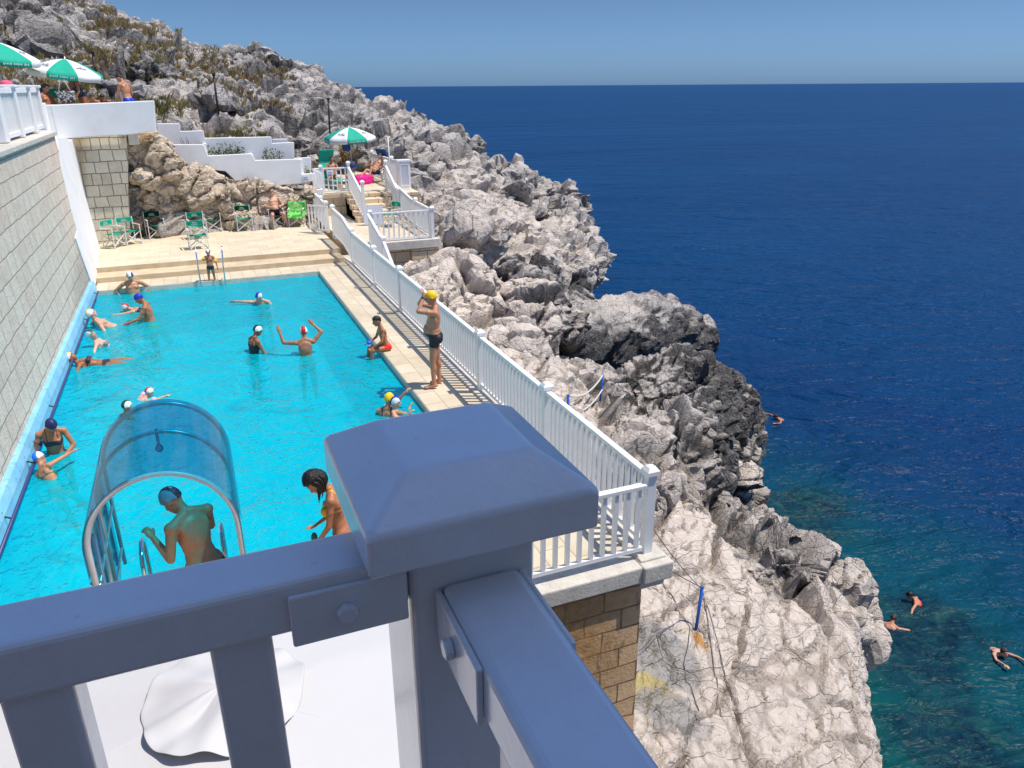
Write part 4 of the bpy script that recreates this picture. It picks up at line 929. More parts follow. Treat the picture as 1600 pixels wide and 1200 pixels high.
def far_weather_shade(P, Nv, rd, big):
    w = .55 + .40 * big + .25 * rd - .1 * np.maximum(Nv[:, 2], 0)
    w = w + .14 * sstep(P[:, 1], 36, 42) * sstep(-P[:, 0], -13, -9)
    w = w - .42 * sstep(-(P[:, 1]), -46, -34) * sstep(P[:, 0], 7, 12)
    steep = 1 - np.maximum(Nv[:, 2], 0)
    w = w + (.72 + .35 * steep) * sstep(P[:, 0], 12.0, 13.2) * sstep(-P[:, 2], 3.6, 4.4) * sstep(-P[:, 1], -37, -34) + .3 * steep * np.maximum(-Nv[:, 1], 0)  # dark rock by region; steep and front faces get extra shade as colour
    w = w + .4 * sstep(-P[:, 2], 6.5, 8.3)
    return w
def far_smooth(P):
    c_ = sstep(P[:, 0], 11.8, 13.2) * sstep(-P[:, 1], -37.5, -35.0) * sstep(-P[:, 2], 2.5, 3.4)
    e_ = sstep(P[:, 0], 6.0, 8.0) * sstep(-P[:, 1], -42, -34)
    return 1 - .62 * np.maximum(c_, .75 * e_)
o, HP, HN = rock('hillside', parts, .16, 'rock_far', .62, 2.6, .30, .85, .20, far_weather_shade, far_smooth, seed=9, afis=.42, kf=1.15, crack_w=.05, keep=lambda P: (P[:, 2] > -10.2) & (P[:, 1] > 24.9) & (P[:, 1] < 95))

# ---------------------------------------------------------------- rock bank behind the sun terrace
def bank_top(X):
    return np.interp(X, [-2.6, -1.9, -1.2, -.6, 0.2, 1.0, 2.0, 3.2, 4.3], [3.3, 3.5, 3.75, 3.3, 2.6, 2.2, 2.0, 1.65, 1.5])
gx, gz = np.meshgrid(np.linspace(-2.7, 4.3, 60), np.linspace(0, 1, 26), indexing='ij')
X = gx.ravel(); Z = gz.ravel() * bank_top(X)
lf_ = 1 - sstep(X, -.6, .4); zz_ = sstep(Z, 1.1, 2.2); Yf = 30.55 + .25 * gz.ravel() - lf_ * (.42 * zz_ + .75 * sstep(Z, 2.3, 3.0) - .1) - .25 * np.exp(-((X - .2) / 1.1) ** 2) * np.sin(PI * gz.ravel())
n = len(X); V = np.concatenate([np.stack([X, Yf, Z], 1), np.stack([X, np.full(n, 31.5), Z], 1)])
idx = np.arange(n).reshape(60, 26); a, b, c, d = idx[:-1, :-1].ravel(), idx[1:, :-1].ravel(), idx[1:, 1:].ravel(), idx[:-1, 1:].ravel()
F = [np.stack([a, b, c, d], 1), np.stack([d, c, b, a], 1) + n]
for e in (idx[0, ::-1], idx[-1, :], idx[:, 0], idx[::-1, -1]): F.append(np.stack([e[1:], e[:-1], e[:-1] + n, e[1:] + n], 1))
parts = [(V, np.concatenate(F))]
for i, (c, r) in enumerate([((-1.0, 29.95, 1.55), (1.0, .65, .85)), ((.15, 29.9, 1.75), (.85, .7, .75)), ((1.25, 30.2, 1.5), (.7, .55, .6)), ((-1.9, 29.9, .9), (.5, .4, .5)), ((-1.3, 29.85, .65), (.55, .4, .45)),
     ((2.0, 30.0, .6), (.4, .3, .4)), ((2.8, 30.25, 1.0), (.8, .5, .4)), ((3.6, 30.3, 1.1), (.7, .45, .4)), ((1.3, 29.8, .5), (.35, .28, .3)), ((.5, 29.75, .45), (.3, .25, .28)), ((2.5, 29.75, .42), (.3, .22, .25)),
     ((1.75, 29.68, .45), (.22, .2, .3)), ((3.4, 29.85, .5), (.3, .25, .3)), ((-.3, 29.7, .42), (.35, .25, .25)), ((-1.0, 30.1, 3.35), (.75, .5, .42)), ((-1.45, 30.0, 2.5), (.6, .5, .6)), ((-.5, 30.2, 2.7), (.6, .4, .4))]):
    parts.append(boulder((c[0], c[1] + (.80 if c[2] < 1.3 else .68 if c[2] < 2 else .0), c[2]), r, i * .7, 0, 200 + i, .2))
o, _, _ = rock('rock_bank', parts, .05, 'rock_bank', .16, .95, .05, .3, .045, lambda P, Nv, rd, big: .35 + .3 * big + .2 * rd + .2 * np.maximum(-Nv[:, 2], 0), None, seed=21, crack_w=.04, pits=.5)
del parts

# ---------------------------------------------------------------- sea surface
rs = np.concatenate([np.linspace(4, 60, 90), np.geomspace(62, 45000, 60)]); nth = 150
th = np.linspace(R_(-12), R_(88), nth)
X = (rs[:, None] * np.sin(th)[None]).ravel(); Y = (rs[:, None] * np.cos(th)[None]).ravel()
V = np.stack([X, Y, np.full(len(X), SEA)], 1); idx = np.arange(len(X)).reshape(len(rs), nth)
F = np.stack([idx[:-1, :-1].ravel(), idx[:-1, 1:].ravel(), idx[1:, 1:].ravel(), idx[1:, :-1].ravel()], 1)
o = mesh_from('sea', V, F, 'sea', True); o['kind'] = 'structure'
sd = -coast_sd(X, Y)
nearness = np.clip(1 - np.maximum(sd, 0) / 15.0, 0, 1) ** 1.1 * sstep(-Y, -42, -10) * (.70 + .30 * sstep(-Y, -22, -8))
reef = np.maximum(1 - np.hypot((X - 14.6) / 1.6, (Y - 16.0) / 1.6), 0) * 1.6
for (x, y, r) in ((17.0, 11.6, 1.9), (15.6, 10.6, 1.6), (14.3, 8.6, 1.6), (14.0, 6.8, 1.4), (18.6, 18.2, 1.8), (17.4, 16.9, 1.6), (16.0, 13.2, 1.3)):
    reef = np.maximum(reef, 1.15 * np.clip(1 - np.hypot(X - x, Y - y) / r * .62, 0, 1))
for nm, arr in (('shore', nearness), ('reef', np.clip(reef, 0, 1))):
    a = o.data.attributes.new(nm, 'FLOAT', 'POINT'); a.data.foreach_set('value', arr.astype(np.float32))
# ---------------------------------------------------------------- director's chairs
def chair_meshes():
    d = {}
    W, D = .27, .23
    def mk(name, m, mats, bev=0.0, **kw):
        o = m.build(name, mats, None, bevel=bev, **kw); me = o.data
        if bev:
            dg = bpy.context.evaluated_depsgraph_get(); me = bpy.data.meshes.new_from_object(o.evaluated_get(dg))
        bpy.data.objects.remove(o); d[name] = me
    m = MB(); V = []; n = 8
    vs = [[m.bm.verts.new((-W + 2 * W * i / n, -D + 2 * D * j / 4, .45 - .035 * math.sin(PI * i / n))) for j in range(5)] for i in range(n + 1)]
    fs = [m.bm.faces.new((vs[i][j], vs[i + 1][j], vs[i + 1][j + 1], vs[i][j + 1])) for i in range(n) for j in range(4)]; m._tag(fs, True)
    r = bmesh.ops.solidify(m.bm, geom=fs, thickness=.012); mk('seat', m, 'green_canvas')
    m = MB(); vs = [[m.bm.verts.new((-W - .02 + (2 * W + .04) * i / n, D - .01 + .035 * math.sin(PI * i / n), .70 + .055 * j)) for j in range(4)] for i in range(n + 1)]
    fs = [m.bm.faces.new((vs[i][j], vs[i][j + 1], vs[i + 1][j + 1], vs[i + 1][j])) for i in range(n) for j in range(3)]; m._tag(fs, True)
    bmesh.ops.solidify(m.bm, geom=fs, thickness=.012); mk('backrest', m, 'green_canvas')
    m = MB(); rnd = random.Random(2)
    for row, (z, h, nl, w) in enumerate(((.795, .028, 6, .15), (.752, .024, 9, .19))):
        for i in range(nl):
            x = -w / 2 + w * i / nl; y = D + .012 + .012 * (1 - abs(x) / .12)
            m.box((x + .004, y - .008, z), (.0055, .004, h)); m.box((x + w / nl * .4, y - .008, z + h * (.4 if (i * 7 + row) % 3 else -.4)), (w / nl * .55, .004, .006))
            if (i + row) % 2: m.box((x + w / nl * .65, y - .008, z - .002), (.0055, .004, h * .8))
    m.box((0, D + .012, .725), (.2, .004, .004)); mk('lettering', m, 'white_cloth')
    m = MB(); m.box((0, 0, 0), (.045, 2 * D + .06, .022)); mk('armrest', m, 'chair_white', .006)
    m = MB(); m.box((0, 0, 0), (.024, .03, .62)); mk('leg', m, 'chair_white', .004)
    m = MB(); m.box((0, 0, 0), (.024, .03, .88)); mk('rear_leg', m, 'chair_white', .004)
    m = MB(); m.bar((-W, 0, .04), (W, 0, .43), .022, .03); mk('cross_leg', m, 'chair_white', .004)
    m = MB(); m.box((0, 0, 0), (.03, 2 * D + .04, .03)); mk('foot_rail', m, 'chair_white', .004)
    return d
paint('chair_white', (0.72, 0.71, 0.67), 0.5, 0.1, 9, 0.001)
CM = None
def director_chair(loc, rz, label, group=None):
    global CM
    if CM is None: CM = chair_meshes()
    W, D = .27, .23
    c = empty('director_chair', loc, rz); tag(c, label, 'chair', group)
    child('seat', CM['seat'], c); b = child('backrest', CM['backrest'], c); child('lettering', CM['lettering'], b)
    for s in (-1, 1):
        child('armrest', CM['armrest'], c, (s * W, 0, .64)); child('foot_rail', CM['foot_rail'], c, (s * W, 0, .03))
        child('leg', CM['leg'], c, (s * W, -D, .32)); child('leg', CM['rear_leg'], c, (s * W, D, .44))
    for y in (-D + .03, D - .05):
        child('cross_leg', CM['cross_leg'], c, (0, y, 0)); child('cross_leg', CM['cross_leg'], c, (0, y + .025, 0), (0, 0, PI))
    return c
TZ = .3
def on(px, py, z=TZ): return at_z(px, py, z)
GRP = 'green canvas chairs on the sun terrace'
for px, py, rz, lab in ((181, 386, R_(50), 'green canvas folding chair turned sideways at the foot of the squared block wall'),
                        (205, 381, R_(28), 'green canvas folding chair second from the squared block wall'),
                        (245, 371, R_(14), 'green canvas folding chair standing alone third from the squared block wall'),
                        (296, 361, R_(4), 'green canvas folding chair at the back of the cluster, nearer the block wall'),
                        (334, 361, R_(2), 'green canvas folding chair at the back of the cluster, nearer the seated man'),
                        (311, 372, R_(10), 'green canvas folding chair in the middle of the cluster, partly hidden by another'),
                        (311, 388, R_(7), 'green canvas folding chair standing out in front, nearest the pool steps'),
                        (383, 360, R_(3), 'green canvas folding chair alone between the chair cluster and the seated man')):
    p = on(px, py); director_chair(p, rz, lab, GRP)
man_chair = on(432, 353); director_chair(man_chair, R_(4), 'green canvas folding chair with the sunbathing man sitting in it', GRP)
tw_ch = on(465, 353); c = director_chair(tw_ch, R_(-14), 'green canvas folding chair covered by a bright green towel', GRP)
# towel draped over that chair
prof = [(-.33, .34), (-.27, .47), (-.1, .475), (.08, .475), (.17, .50), (.205, .68), (.235, .90), (.262, .905), (.30, .70), (.31, .45)]
def drape(prof, x0, x1, nx=22, wr=.02, seed=2, sides=None):
    rnd = random.Random(seed); P = []
    for a, b in zip(prof, prof[1:]):
        for t in (0, .25, .5, .75): P.append((a[0] + (b[0] - a[0]) * t, a[1] + (b[1] - a[1]) * t))
    P.append(prof[-1]); V = []
    for i in range(nx + 1):
        u = i / nx; x = x0 + (x1 - x0) * u
        for j, (y, z) in enumerate(P):
            f = wr * (math.sin(9 * u + j * .35) + .6 * math.sin(21 * u - j * .5 + 1))
            sg = -.06 * math.sin(PI * u) if z > .6 else -.03 * math.sin(PI * u)
            V.append((x + f * .3, y + f * .5, z + f * .5 + sg + (.02 if sides else 0)))
    n = len(P); F = [(i * n + j, i * n + j + 1, (i + 1) * n + j + 1, (i + 1) * n + j) for i in range(nx) for j in range(n - 1)]
    return V, F
V, F = drape(prof, -.31, .33); tw = mesh_from('towel', V, F, 'towel_green', True); tw.location = tw_ch; tw.rotation_euler = (0, 0, R_(-14))
sm_ = tw.modifiers.new('s', 'SOLIDIFY'); sm_.thickness = .012; tag(tw, 'bright green towel draped over a folding chair', 'towel')
p = Vector((6.75, 28.3, .36)); director_chair(p, R_(-65), 'green canvas folding chair standing on the landing behind the white fence')
pn = at_z(600, 362, .36); m = MB(); m.box((0, 0, .35), (.75, .04, .68), Euler((R_(-12), 0, 0)).to_matrix()); o = m.build('grey_board', 'panel_grey'); o.location = (pn.x, pn.y + 1.6, .37)
tag(o, 'lilac grey board leaning against the bottom stair of the landing', 'board')

# ---------------------------------------------------------------- green and white parasols
def parasol(loc, H, R, label, tilt=(0, 0), rot=0.0, group='green and white beach parasols'):
    r = empty('parasol', loc); tag(r, label, 'parasol', group)
    T = Euler((tilt[0], tilt[1], 0)).to_matrix()
    n = 8; sub = 6; tot = n * sub; rs = 7; V = []; F = []; MI = []
    for i in range(rs + 1):
        t = i / rs
        for k_ in range(tot):
            a = 2 * PI * k_ / tot + rot; u = (k_ % sub) / sub
            poly = math.cos(PI / n) / math.cos((2 * PI * u / n) - PI / n)
            z = H - .36 * R * (t ** 1.55) - .03 * math.sin(PI * u) * t
            V.append(T @ (Vector((R * t * poly * math.cos(a), R * t * poly * math.sin(a), z)) - Vector((0, 0, H))) + Vector((0, 0, H)))
    for k_ in range(tot):        # valance
        a = 2 * PI * k_ / tot + rot; u = (k_ % sub) / sub; poly = math.cos(PI / n) / math.cos((2 * PI * u / n) - PI / n)
        q = Vector((R * 1.01 * poly * math.cos(a), R * 1.01 * poly * math.sin(a), H - .36 * R - .17 - .03 * math.sin(PI * u)))
        V.append(T @ (q - Vector((0, 0, H))) + Vector((0, 0, H)))
    for i in range(rs + 1):
        for k_ in range(tot):
            F.append((i * tot + k_, (i + 1) * tot + k_, (i + 1) * tot + (k_ + 1) % tot, i * tot + (k_ + 1) % tot)); MI.append((k_ // sub) % 2)
    o = mesh_from('canopy', V, F, ['green_canvas', 'white_canvas'], True, r); o.data.polygons.foreach_set('material_index', MI)
    s_ = o.modifiers.new('s', 'SOLIDIFY'); s_.thickness = .006
    m = MB(); m.tube([(0, 0, 0), (0, 0, H * .6), T @ Vector((0, 0, -.3)) + Vector((0, 0, H)), T @ Vector((0, 0, .06)) + Vector((0, 0, H))], .02, 10); m.lathe((0, 0, 0), [(.2, 0), (.2, .05), (.05, .08), (.03, .25)], 16); m.build('pole', 'aluminium', r)
    m = MB(); rnd = random.Random(4)          # small grey emblems on the white panels, white writing on the green valance
    for k_ in range(n):
        a = 2 * PI * (k_ + .5) / n + rot; ca, sa = math.cos(a), math.sin(a); tdir = Vector((-sa, ca, 0)); rad = Vector((ca, sa, 0)); ap = math.cos(PI / n)
        if k_ % 2:
            base = rad * R * .66 * ap + Vector((0, 0, H - .36 * R * .66 ** 1.55 - .015)); dn = (rad * ap * .9 - Vector((0, 0, .36))).normalized(); nr_ = tdir.cross(dn); nr_ = nr_ if nr_.z > 0 else -nr_
            rot_ = Matrix((tdir, dn, nr_)).transposed()
            for dx, dy, sx_, sy_ in ((-.10, 0, .10, .05), (.02, -.02, .06, .10), (.10, .03, .08, .06), (-.02, .06, .16, .015)):
                q = base + tdir * dx * R + dn * dy * R + nr_ * .022; m.mat(0).box(T @ (q - Vector((0, 0, H))) + Vector((0, 0, H)), (sx_ * R, sy_ * R, .006), T @ rot_)
        else:
            for i in range(15):
                x = (i - 7) * .042 * R; hgt = (.05, .03, .04, .03)[i % 4]
                if i in (5, 11): continue
                q = rad * (R * 1.01 * ap + .008) + tdir * x + Vector((0, 0, H - .36 * R - .10)); m.mat(1).box(T @ (q - Vector((0, 0, H))) + Vector((0, 0, H)), (.004, .024 * R, hgt * R), T @ Matrix.Rotation(a, 3, 'Z'))
    m.build('emblem', ['tin_grey', 'white_cloth'], r)
    return r
TT_Z = 3.72
a = at_y(101, 92, 30.4); parasol((a.x, a.y, TT_Z), a.z - TT_Z, 1.12, 'green and white parasol on the top terrace above the woman with the bag', (R_(3), R_(7)), R_(-112))
a = at_y(-12, 64, 29.2); parasol((a.x, a.y, TT_Z), a.z - TT_Z, 1.2, 'green and white parasol cut off by the edge of the photo above the block wall', (R_(4), R_(6)), R_(-75))
a = at_y(545, 199, 35.6); parasol((a.x, a.y, UZ), a.z - UZ, 1.12, 'green and white parasol on the upper terrace beside the rocks', (R_(3), R_(-2)), R_(-107))
# black poles on the hillside
from mathutils.bvhtree import BVHTree
def bvh_of(o):
    me = o.data; return BVHTree.FromPolygons([v.co[:] for v in me.vertices], [p.vertices[:] for p in me.polygons])
HILL = bvh_of(bpy.data.objects['hillside']); SHORE = bvh_of(bpy.data.objects['rocky_shore'])
def drop(x, y, t=None):
    for tr_ in ((SHORE, HILL) if t is None else (t,)):
        h_ = tr_.ray_cast(Vector((x, y, 60)), Vector((0, 0, -1)))
        if h_[0] is not None: return h_[0].z
    return 0.0
def hit(px, py, t=None):
    best = None
    for tr_ in ((SHORE, HILL) if t is None else (t,)):
        h_ = tr_.ray_cast(CAM, ray(px, py))
        if h_[0] is not None and (best is None or h_[3] < best[1]): best = (h_[0], h_[3])
    return best[0] if best else at_d(px, py, 30)
for (bx, by, tx, ty, lab) in ((151, 124, 145, 84, 'thin black lamp pole behind the parasol on the top terrace'), (341, 178, 334, 118, 'thin black lamp pole on the slope above the stepped planter'), (515, 207, 513, 156, 'thin black lamp pole on the rocks above the upper terrace parasol')):
    b = hit(bx, by, HILL); t = at_y(tx, ty, b.y)
    p = empty('lamp_pole', (b.x, b.y, b.z - .3)); tag(p, lab, 'pole', 'black poles on the hillside')
    m = MB(); m.tube([(0, 0, 0), (t.x - b.x, 0, t.z - b.z + .3)], .045, 8); m.build('shaft', 'dark_metal', p)
    m = MB(); m.box((t.x - b.x, 0, t.z - b.z + .34), (.14, .14, .1)); m.build('lamp_head', 'dark_metal', p, bevel=.01)

# ---------------------------------------------------------------- planter plants, dry brush, grass
def shrub(label, x0, y0, x1, y1, Y, seed, nst=9, leaf=.085, dens=34, mats=('leaf_green', 'stem_brown')):
    rnd = random.Random(seed); a, b = at_y(x0, y1, Y), at_y(x1, y1, Y); t = at_y(x0, y0, Y); H = t.z - a.z; W = b.x - a.x
    r = empty('shrub', ((a.x + b.x) / 2, Y, min(a.z, b.z) - .1)); tag(r, label, 'shrub'); ms_ = MB(); ml = MB()
    for i in range(nst):
        x = -W / 2 + W * (i + .5) / nst; dx = rnd.uniform(-.15, .15); dy = rnd.uniform(-.2, .2); h = H * rnd.uniform(.55, 1.05) + .1
        pts = [Vector((x * .8, 0, 0)), Vector((x * .9 + dx * .4, dy * .5, h * .5)), Vector((x + dx, dy, h))]
        ms_.tube(pts, .012, 6, radii=[.016, .011, .006])
        for k_ in range(dens):
            q = rnd.uniform(.25, 1.05); c = pts[0].lerp(pts[1], q * 2) if q < .5 else pts[1].lerp(pts[2], q * 2 - 1)
            c = c + Vector((rnd.gauss(0, .08), rnd.gauss(0, .08), rnd.gauss(0, .05)))
            d = Vector((rnd.gauss(0, 1), rnd.gauss(0, 1), rnd.uniform(-.2, 1.2))).normalized(); s_ = d.orthogonal().normalized(); s_ = Matrix.Rotation(rnd.uniform(0, 6), 3, d) @ s_; L = leaf * rnd.uniform(.7, 1.3); w_ = L * .26
            ml.quad(c, c + d * L * .5 + s_ * w_, c + d * L, c + d * L * .5 - s_ * w_)
    ms_.build('stem', mats[1], r); ml.build('foliage', mats[0], r)
paint('dry_leaf', rgb8(150, 120, 60), 0.9, 0.4, 6, 0); paint('succulent', rgb8(120, 120, 40), 0.8, 0.4, 8, 0)
shrub('leafy green shrub in the middle trough of the stepped planter', 327, 224, 384, 245, 31.45, 1, 12)
shrub('sparse green shrub in the lower trough of the stepped planter', 406, 228, 445, 253, 31.45, 2, 7, .09, 20)
shrub('trailing yellowish plant in the small trough above the sign', 473, 263, 490, 275, 31.4, 3, 8, .06, 30, ('succulent', 'stem_brown'))
shrub('dead twiggy plant in the top trough of the stepped planter', 284, 214, 300, 228, 31.45, 4, 4, .04, 3, ('dry_leaf', 'stem_brown'))
shrub('brown dry bush behind the table on the upper terrace', 533, 225, 545, 250, 37.6, 6, 8, .09, 40, ('dry_leaf', 'stem_brown'))
k = N('dry_grass', 0.9, (.2, .15, .06)); tn_ = k.attr('tone').outputs['Fac']
k.color(k.ramp(tn_, [(0, (.16, .165, .055)), (.35, (.28, .23, .085)), (.65, (.42, .32, .15)), (1, (.27, .17, .10))])); k.b.inputs['Specular IOR Level'].default_value = .1; MAT['dry_grass'] = k.m
rng = np.random.RandomState(12)
gm = grass_noise(HP); 
reg = sstep(-HP[:, 0], -8, 1) * sstep(-HP[:, 1], -66, -44)
lowb = ((HP[:, 1] < 37.5) & (HP[:, 0] < 3.2)).astype(float)
wt = sstep(gm + .30 * reg - .22 + .35 * lowb, -.02, .18) * (reg > .02) * (HN[:, 2] > .35) * (HP[:, 2] > 1.5) * (HP[:, 1] < 70) * (HP[:, 0] > -20)
wt[(HP[:, 0] > 4.2) & (HP[:, 1] < 40)] = 0
wt = wt / np.maximum(1, (HP[:, 1] / 42.) ** 1.5)
sel = rng.choice(len(HP), 9500, p=wt / wt.sum())
V = []; F = []; TN = []
for i in sel:
    p = HP[i]; near = p[1] < 37.5; s = rng.uniform(.11, .30) * (1.35 if near else 1.0); tone = np.clip(.5 + .9 * gm[i] * rng.uniform(.4, 1.2) + rng.normal(0, .2), 0, 1)
    for b_ in range(18):
        a = rng.uniform(0, 6.283); l = rng.uniform(.05, .75); r0 = rng.uniform(0, .3) * s * 2; h = s * rng.uniform(.6, 1.2); w_ = .010 * rng.uniform(.7, 1.6)
        cx, cy = p[0] + r0 * math.cos(a), p[1] + r0 * math.sin(a); ca, sa = math.cos(a), math.sin(a); n0 = len(V)
        V += [(cx - sa * w_, cy + ca * w_, p[2] - .06), (cx + sa * w_, cy - ca * w_, p[2] - .06), (cx + ca * l * h * .4 + sa * w_ * .8, cy + sa * l * h * .4 - ca * w_ * .8, p[2] + h * .6), (cx + ca * l * h, cy + sa * l * h, p[2] + h), (cx + ca * l * h * .4 - sa * w_ * .8, cy + sa * l * h * .4 + ca * w_ * .8, p[2] + h * .6)]
        F.append((n0, n0 + 1, n0 + 2, n0 + 3, n0 + 4)); TN += [tone] * 5
g = mesh_from('grass', V, F, 'dry_grass', False); g['kind'] = 'stuff'; a = g.data.attributes.new('tone', 'FLOAT', 'POINT'); a.data.foreach_set('value', np.array(TN, np.float32))

# ---------------------------------------------------------------- blue posts, ropes
def post_at(bx, by, tx, ty, label, z=None):
    b = hit(bx, by) if z is None else at_z(bx, by, z); t = at_y(tx, ty, b.y); d = t - b
    p = empty('blue_post', b); tag(p, label, 'post'); m = MB(); m.tube([(0, 0, -.15), (d.x, 0, d.z)], .028, 10); m.ball((d.x, 0, d.z), .032, 10, 8); m.build('shaft', 'blue_metal', p)
    return b, t
b1, t1 = post_at(1087, 983, 1097, 918, 'bright blue metal post standing on the pale rock near the sea')
b2, t2 = post_at(937, 626, 942, 586, 'blue metal rope post at the edge of the dark cave')
b3, t3 = post_at(886, 645, 888, 618, 'short blue metal rope post just beyond the white fence')
def rope(p, q, sag, r, name, label, mat_='rope'):
    m = MB(); m.tube([Vector(p).lerp(Vector(q), t) - Vector((0, 0, sag * 4 * t * (1 - t))) for t in np.linspace(0, 1, 16)], r, 6); o = m.build(name, mat_); tag(o, label, 'rope' if mat_ == 'rope' else 'wire')
rope(t2, t3, .22, .022, 'rope', 'sagging white rope between the two blue posts by the cave')
rope(t3, hit(850, 640), .1, .02, 'rope', 'white rope from the short blue post towards the white fence')
rope(t2 - Vector((0, 0, .4)), hit(898, 645), .15, .02, 'rope', 'lower white rope running down from the blue post at the cave')
rope((4.5, 6.6, -.1), t1, .02, .007, 'wire', 'thin wire from the deck corner to the bright blue post', 'wire')
rope((4.5, 6.7, .3), t1 - Vector((0, 0, .03)), .05, .006, 'wire', 'thin wire just above the other from the fence post to the blue post', 'wire')
def draped(pxs, label, r=.007):
    P = []
    pts = [hit(x, y) for x, y in pxs]
    for a, b in zip(pts, pts[1:]):
        for t in np.linspace(0, 1, 8)[:-1]:
            q = a.lerp(b, t); q.z = drop(q.x, q.y) + .02; P.append(q)
    m = MB(); m.tube(P, r, 6); o = m.build('cable', 'wire'); tag(o, label, 'cable')
draped([(1030, 905), (1052, 935), (1062, 960), (1078, 982), (1075, 1010), (1068, 1040), (1080, 1075), (1094, 1120)], 'black cable snaking over the pale rock, nearer the brown wall')
draped([(1098, 922), (1110, 1000), (1120, 1060), (1128, 1130)], 'thin cable straight down the pale rock from the blue post', .006)
draped([(1100, 935), (1125, 1020), (1140, 1075), (1160, 1140)], 'thin cable running seaward across the pale rock', .006)

# ---------------------------------------------------------------- upper terrace furniture
def lounger(loc, rz, label, fabric, canopy_mat, back_a=55, towel=None):
    r = empty('sun_lounger', loc, rz); tag(r, label, 'sun lounger')
    ca, sa = math.cos(R_(back_a)), math.sin(R_(back_a))
    m = MB(); 
    for s in (-1, 1):
        m.tube([(s * .31, -1.25, .36), (s * .31, .1, .34), (s * .31, .1 + .75 * ca, .34 + .75 * sa)], .016, 8)
    m.tube([(-.31, -1.25, .36), (.31, -1.25, .36)], .016, 8); m.tube([(-.31, .1 + .75 * ca, .34 + .75 * sa), (.31, .1 + .75 * ca, .34 + .75 * sa)], .016, 8); m.build('frame', 'aluminium', r)
    for x, y in ((-.31, -1.0), (.31, -1.0), (-.31, .15), (.31, .15)):
        m = MB(); m.tube([(x, y, .35), (x, y + .05, 0)], .015, 8); m.build('leg', 'aluminium', r)
    m = MB(); m.prism([(-.29, -1.24, .35), (.29, -1.24, .35), (.29, .1, .32), (-.29, .1, .32)], (0, 0, .02)); m.build('seat', fabric, r)
    m = MB(); m.prism([(-.29, .1, .33), (.29, .1, .33), (.29, .1 + .75 * ca, .33 + .75 * sa), (-.29, .1 + .75 * ca, .33 + .75 * sa)], (0, -.02, .01)); m.build('backrest', fabric, r)
    if canopy_mat:
        y, z = .1 + .75 * ca, .34 + .75 * sa; m = MB(); m.prism([(-.33, y + .02, z + .02), (.33, y + .02, z + .02), (.33, y - .18, z + .50), (-.33, y - .18, z + .50)], (0, .02, .015)); m.build('sun_shade', canopy_mat, r)
    return r
p = at_z(516, 296, UZ + .01); p1_ = Vector((p.x + .3, 34.2, UZ + .01)); 
LG1 = at_y(518, 262, 34.0); lounger((LG1.x, 34.2, UZ), R_(14), 'green sun lounger with a raised green shade on the upper terrace', 'green_canvas', 'green_canvas', 62)
LG2 = at_z(588, 287, UZ); lounger((LG2.x + .05, LG2.y + .5, UZ), R_(-62), 'sun lounger with a blue shade and a pink towel on the upper terrace', 'white_cloth', 'blue_cloth', 48)
V, F = drape([(-.36, .05), (-.345, .39), (-.1, .39), (.2, .385), (.345, .39), (.36, .06)], -1.0, -.1, 20, .012, 5)
tw2 = mesh_from('towel', V, F, 'pink_cloth', True); tw2.location = (LG2.x + .05, LG2.y + .5, UZ); tw2.rotation_euler = (0, 0, R_(-62)); 
tw2.data.transform(Matrix.Rotation(PI / 2, 4, 'Z')); tw2.data.transform(Matrix.Translation((0, -.3, 0)))
tag(tw2, 'pink beach towel hanging over the sides of a sun lounger', 'towel'); tw2.modifiers.new('s', 'SOLIDIFY').thickness = .01
tb = at_y(546, 256, 35.4); t = empty('round_table', (tb.x, 35.35, UZ)); tag(t, 'small round blue table around the parasol pole', 'table')
m = MB(); m.lathe((0, 0, .68), [(.42, 0), (.43, .015), (.42, .03)], 28); m.build('tabletop', 'blue_metal', t)
for i in range(3):
    a = i * 2.09; m = MB(); m.tube([(.1 * math.cos(a), .1 * math.sin(a), .68), (.32 * math.cos(a), .32 * math.sin(a), 0)], .014, 8); m.build('leg', 'aluminium', t)
for i, (x, y) in enumerate(((-.12, -.1), (.16, -.05), (.05, .15))):
    m = MB(); m.lathe((0, 0, 0), [(.045, 0), (.055, .1), (.06, .22), (.05, .22)], 14); o = m.build('cup', 'panel_grey'); o.location = (tb.x + x, 35.35 + y, UZ + .711); tag(o, 'grey cup on the small blue table under the parasol', 'cup', 'cups on the blue table')
V, F = drape([(-.05, 0), (-.05, .5), (-.03, .75), (0, .78), (.03, .75), (.05, .45), (.05, .08)], -.18, .18, 12, .02, 7)
o = mesh_from('towel', V, F, 'blue_cloth', True); c = at_y(541, 231, 35.55); o.location = (c.x, c.y, c.z - .1); tag(o, 'dark blue towel hanging under the parasol on the upper terrace', 'towel'); o.modifiers.new('s', 'SOLIDIFY').thickness = .012
V, F = drape([(-.05, 0), (-.05, .3), (-.03, .45), (0, .48), (.03, .45), (.05, .25), (.05, .08)], -.12, .12, 10, .02, 8)
o = mesh_from('towel', V, F, 'lime_cloth', True); c = at_y(533, 220, 35.7); o.location = (c.x, c.y, c.z - .05); tag(o, 'lime green towel hanging under the parasol on the upper terrace', 'towel'); o.modifiers.new('s', 'SOLIDIFY').thickness = .012
bx = at_y(536, 297, 32.6)
for dx in (0, .28):
    m = MB(); m.box((0, 0, .15), (.16, .12, .28)); m.tube([(-.05, 0, .28), (-.03, 0, .36), (.03, 0, .36), (.05, 0, .28)], .006, 6); o = m.build('paper_bag', 'step_stone', bevel=.01); o.location = (bx.x - .1 + dx, 32.5, UZ + .012)
    tag(o, 'small brown bag on the floor behind the upper white fence', 'bag', 'brown bags behind the fence')

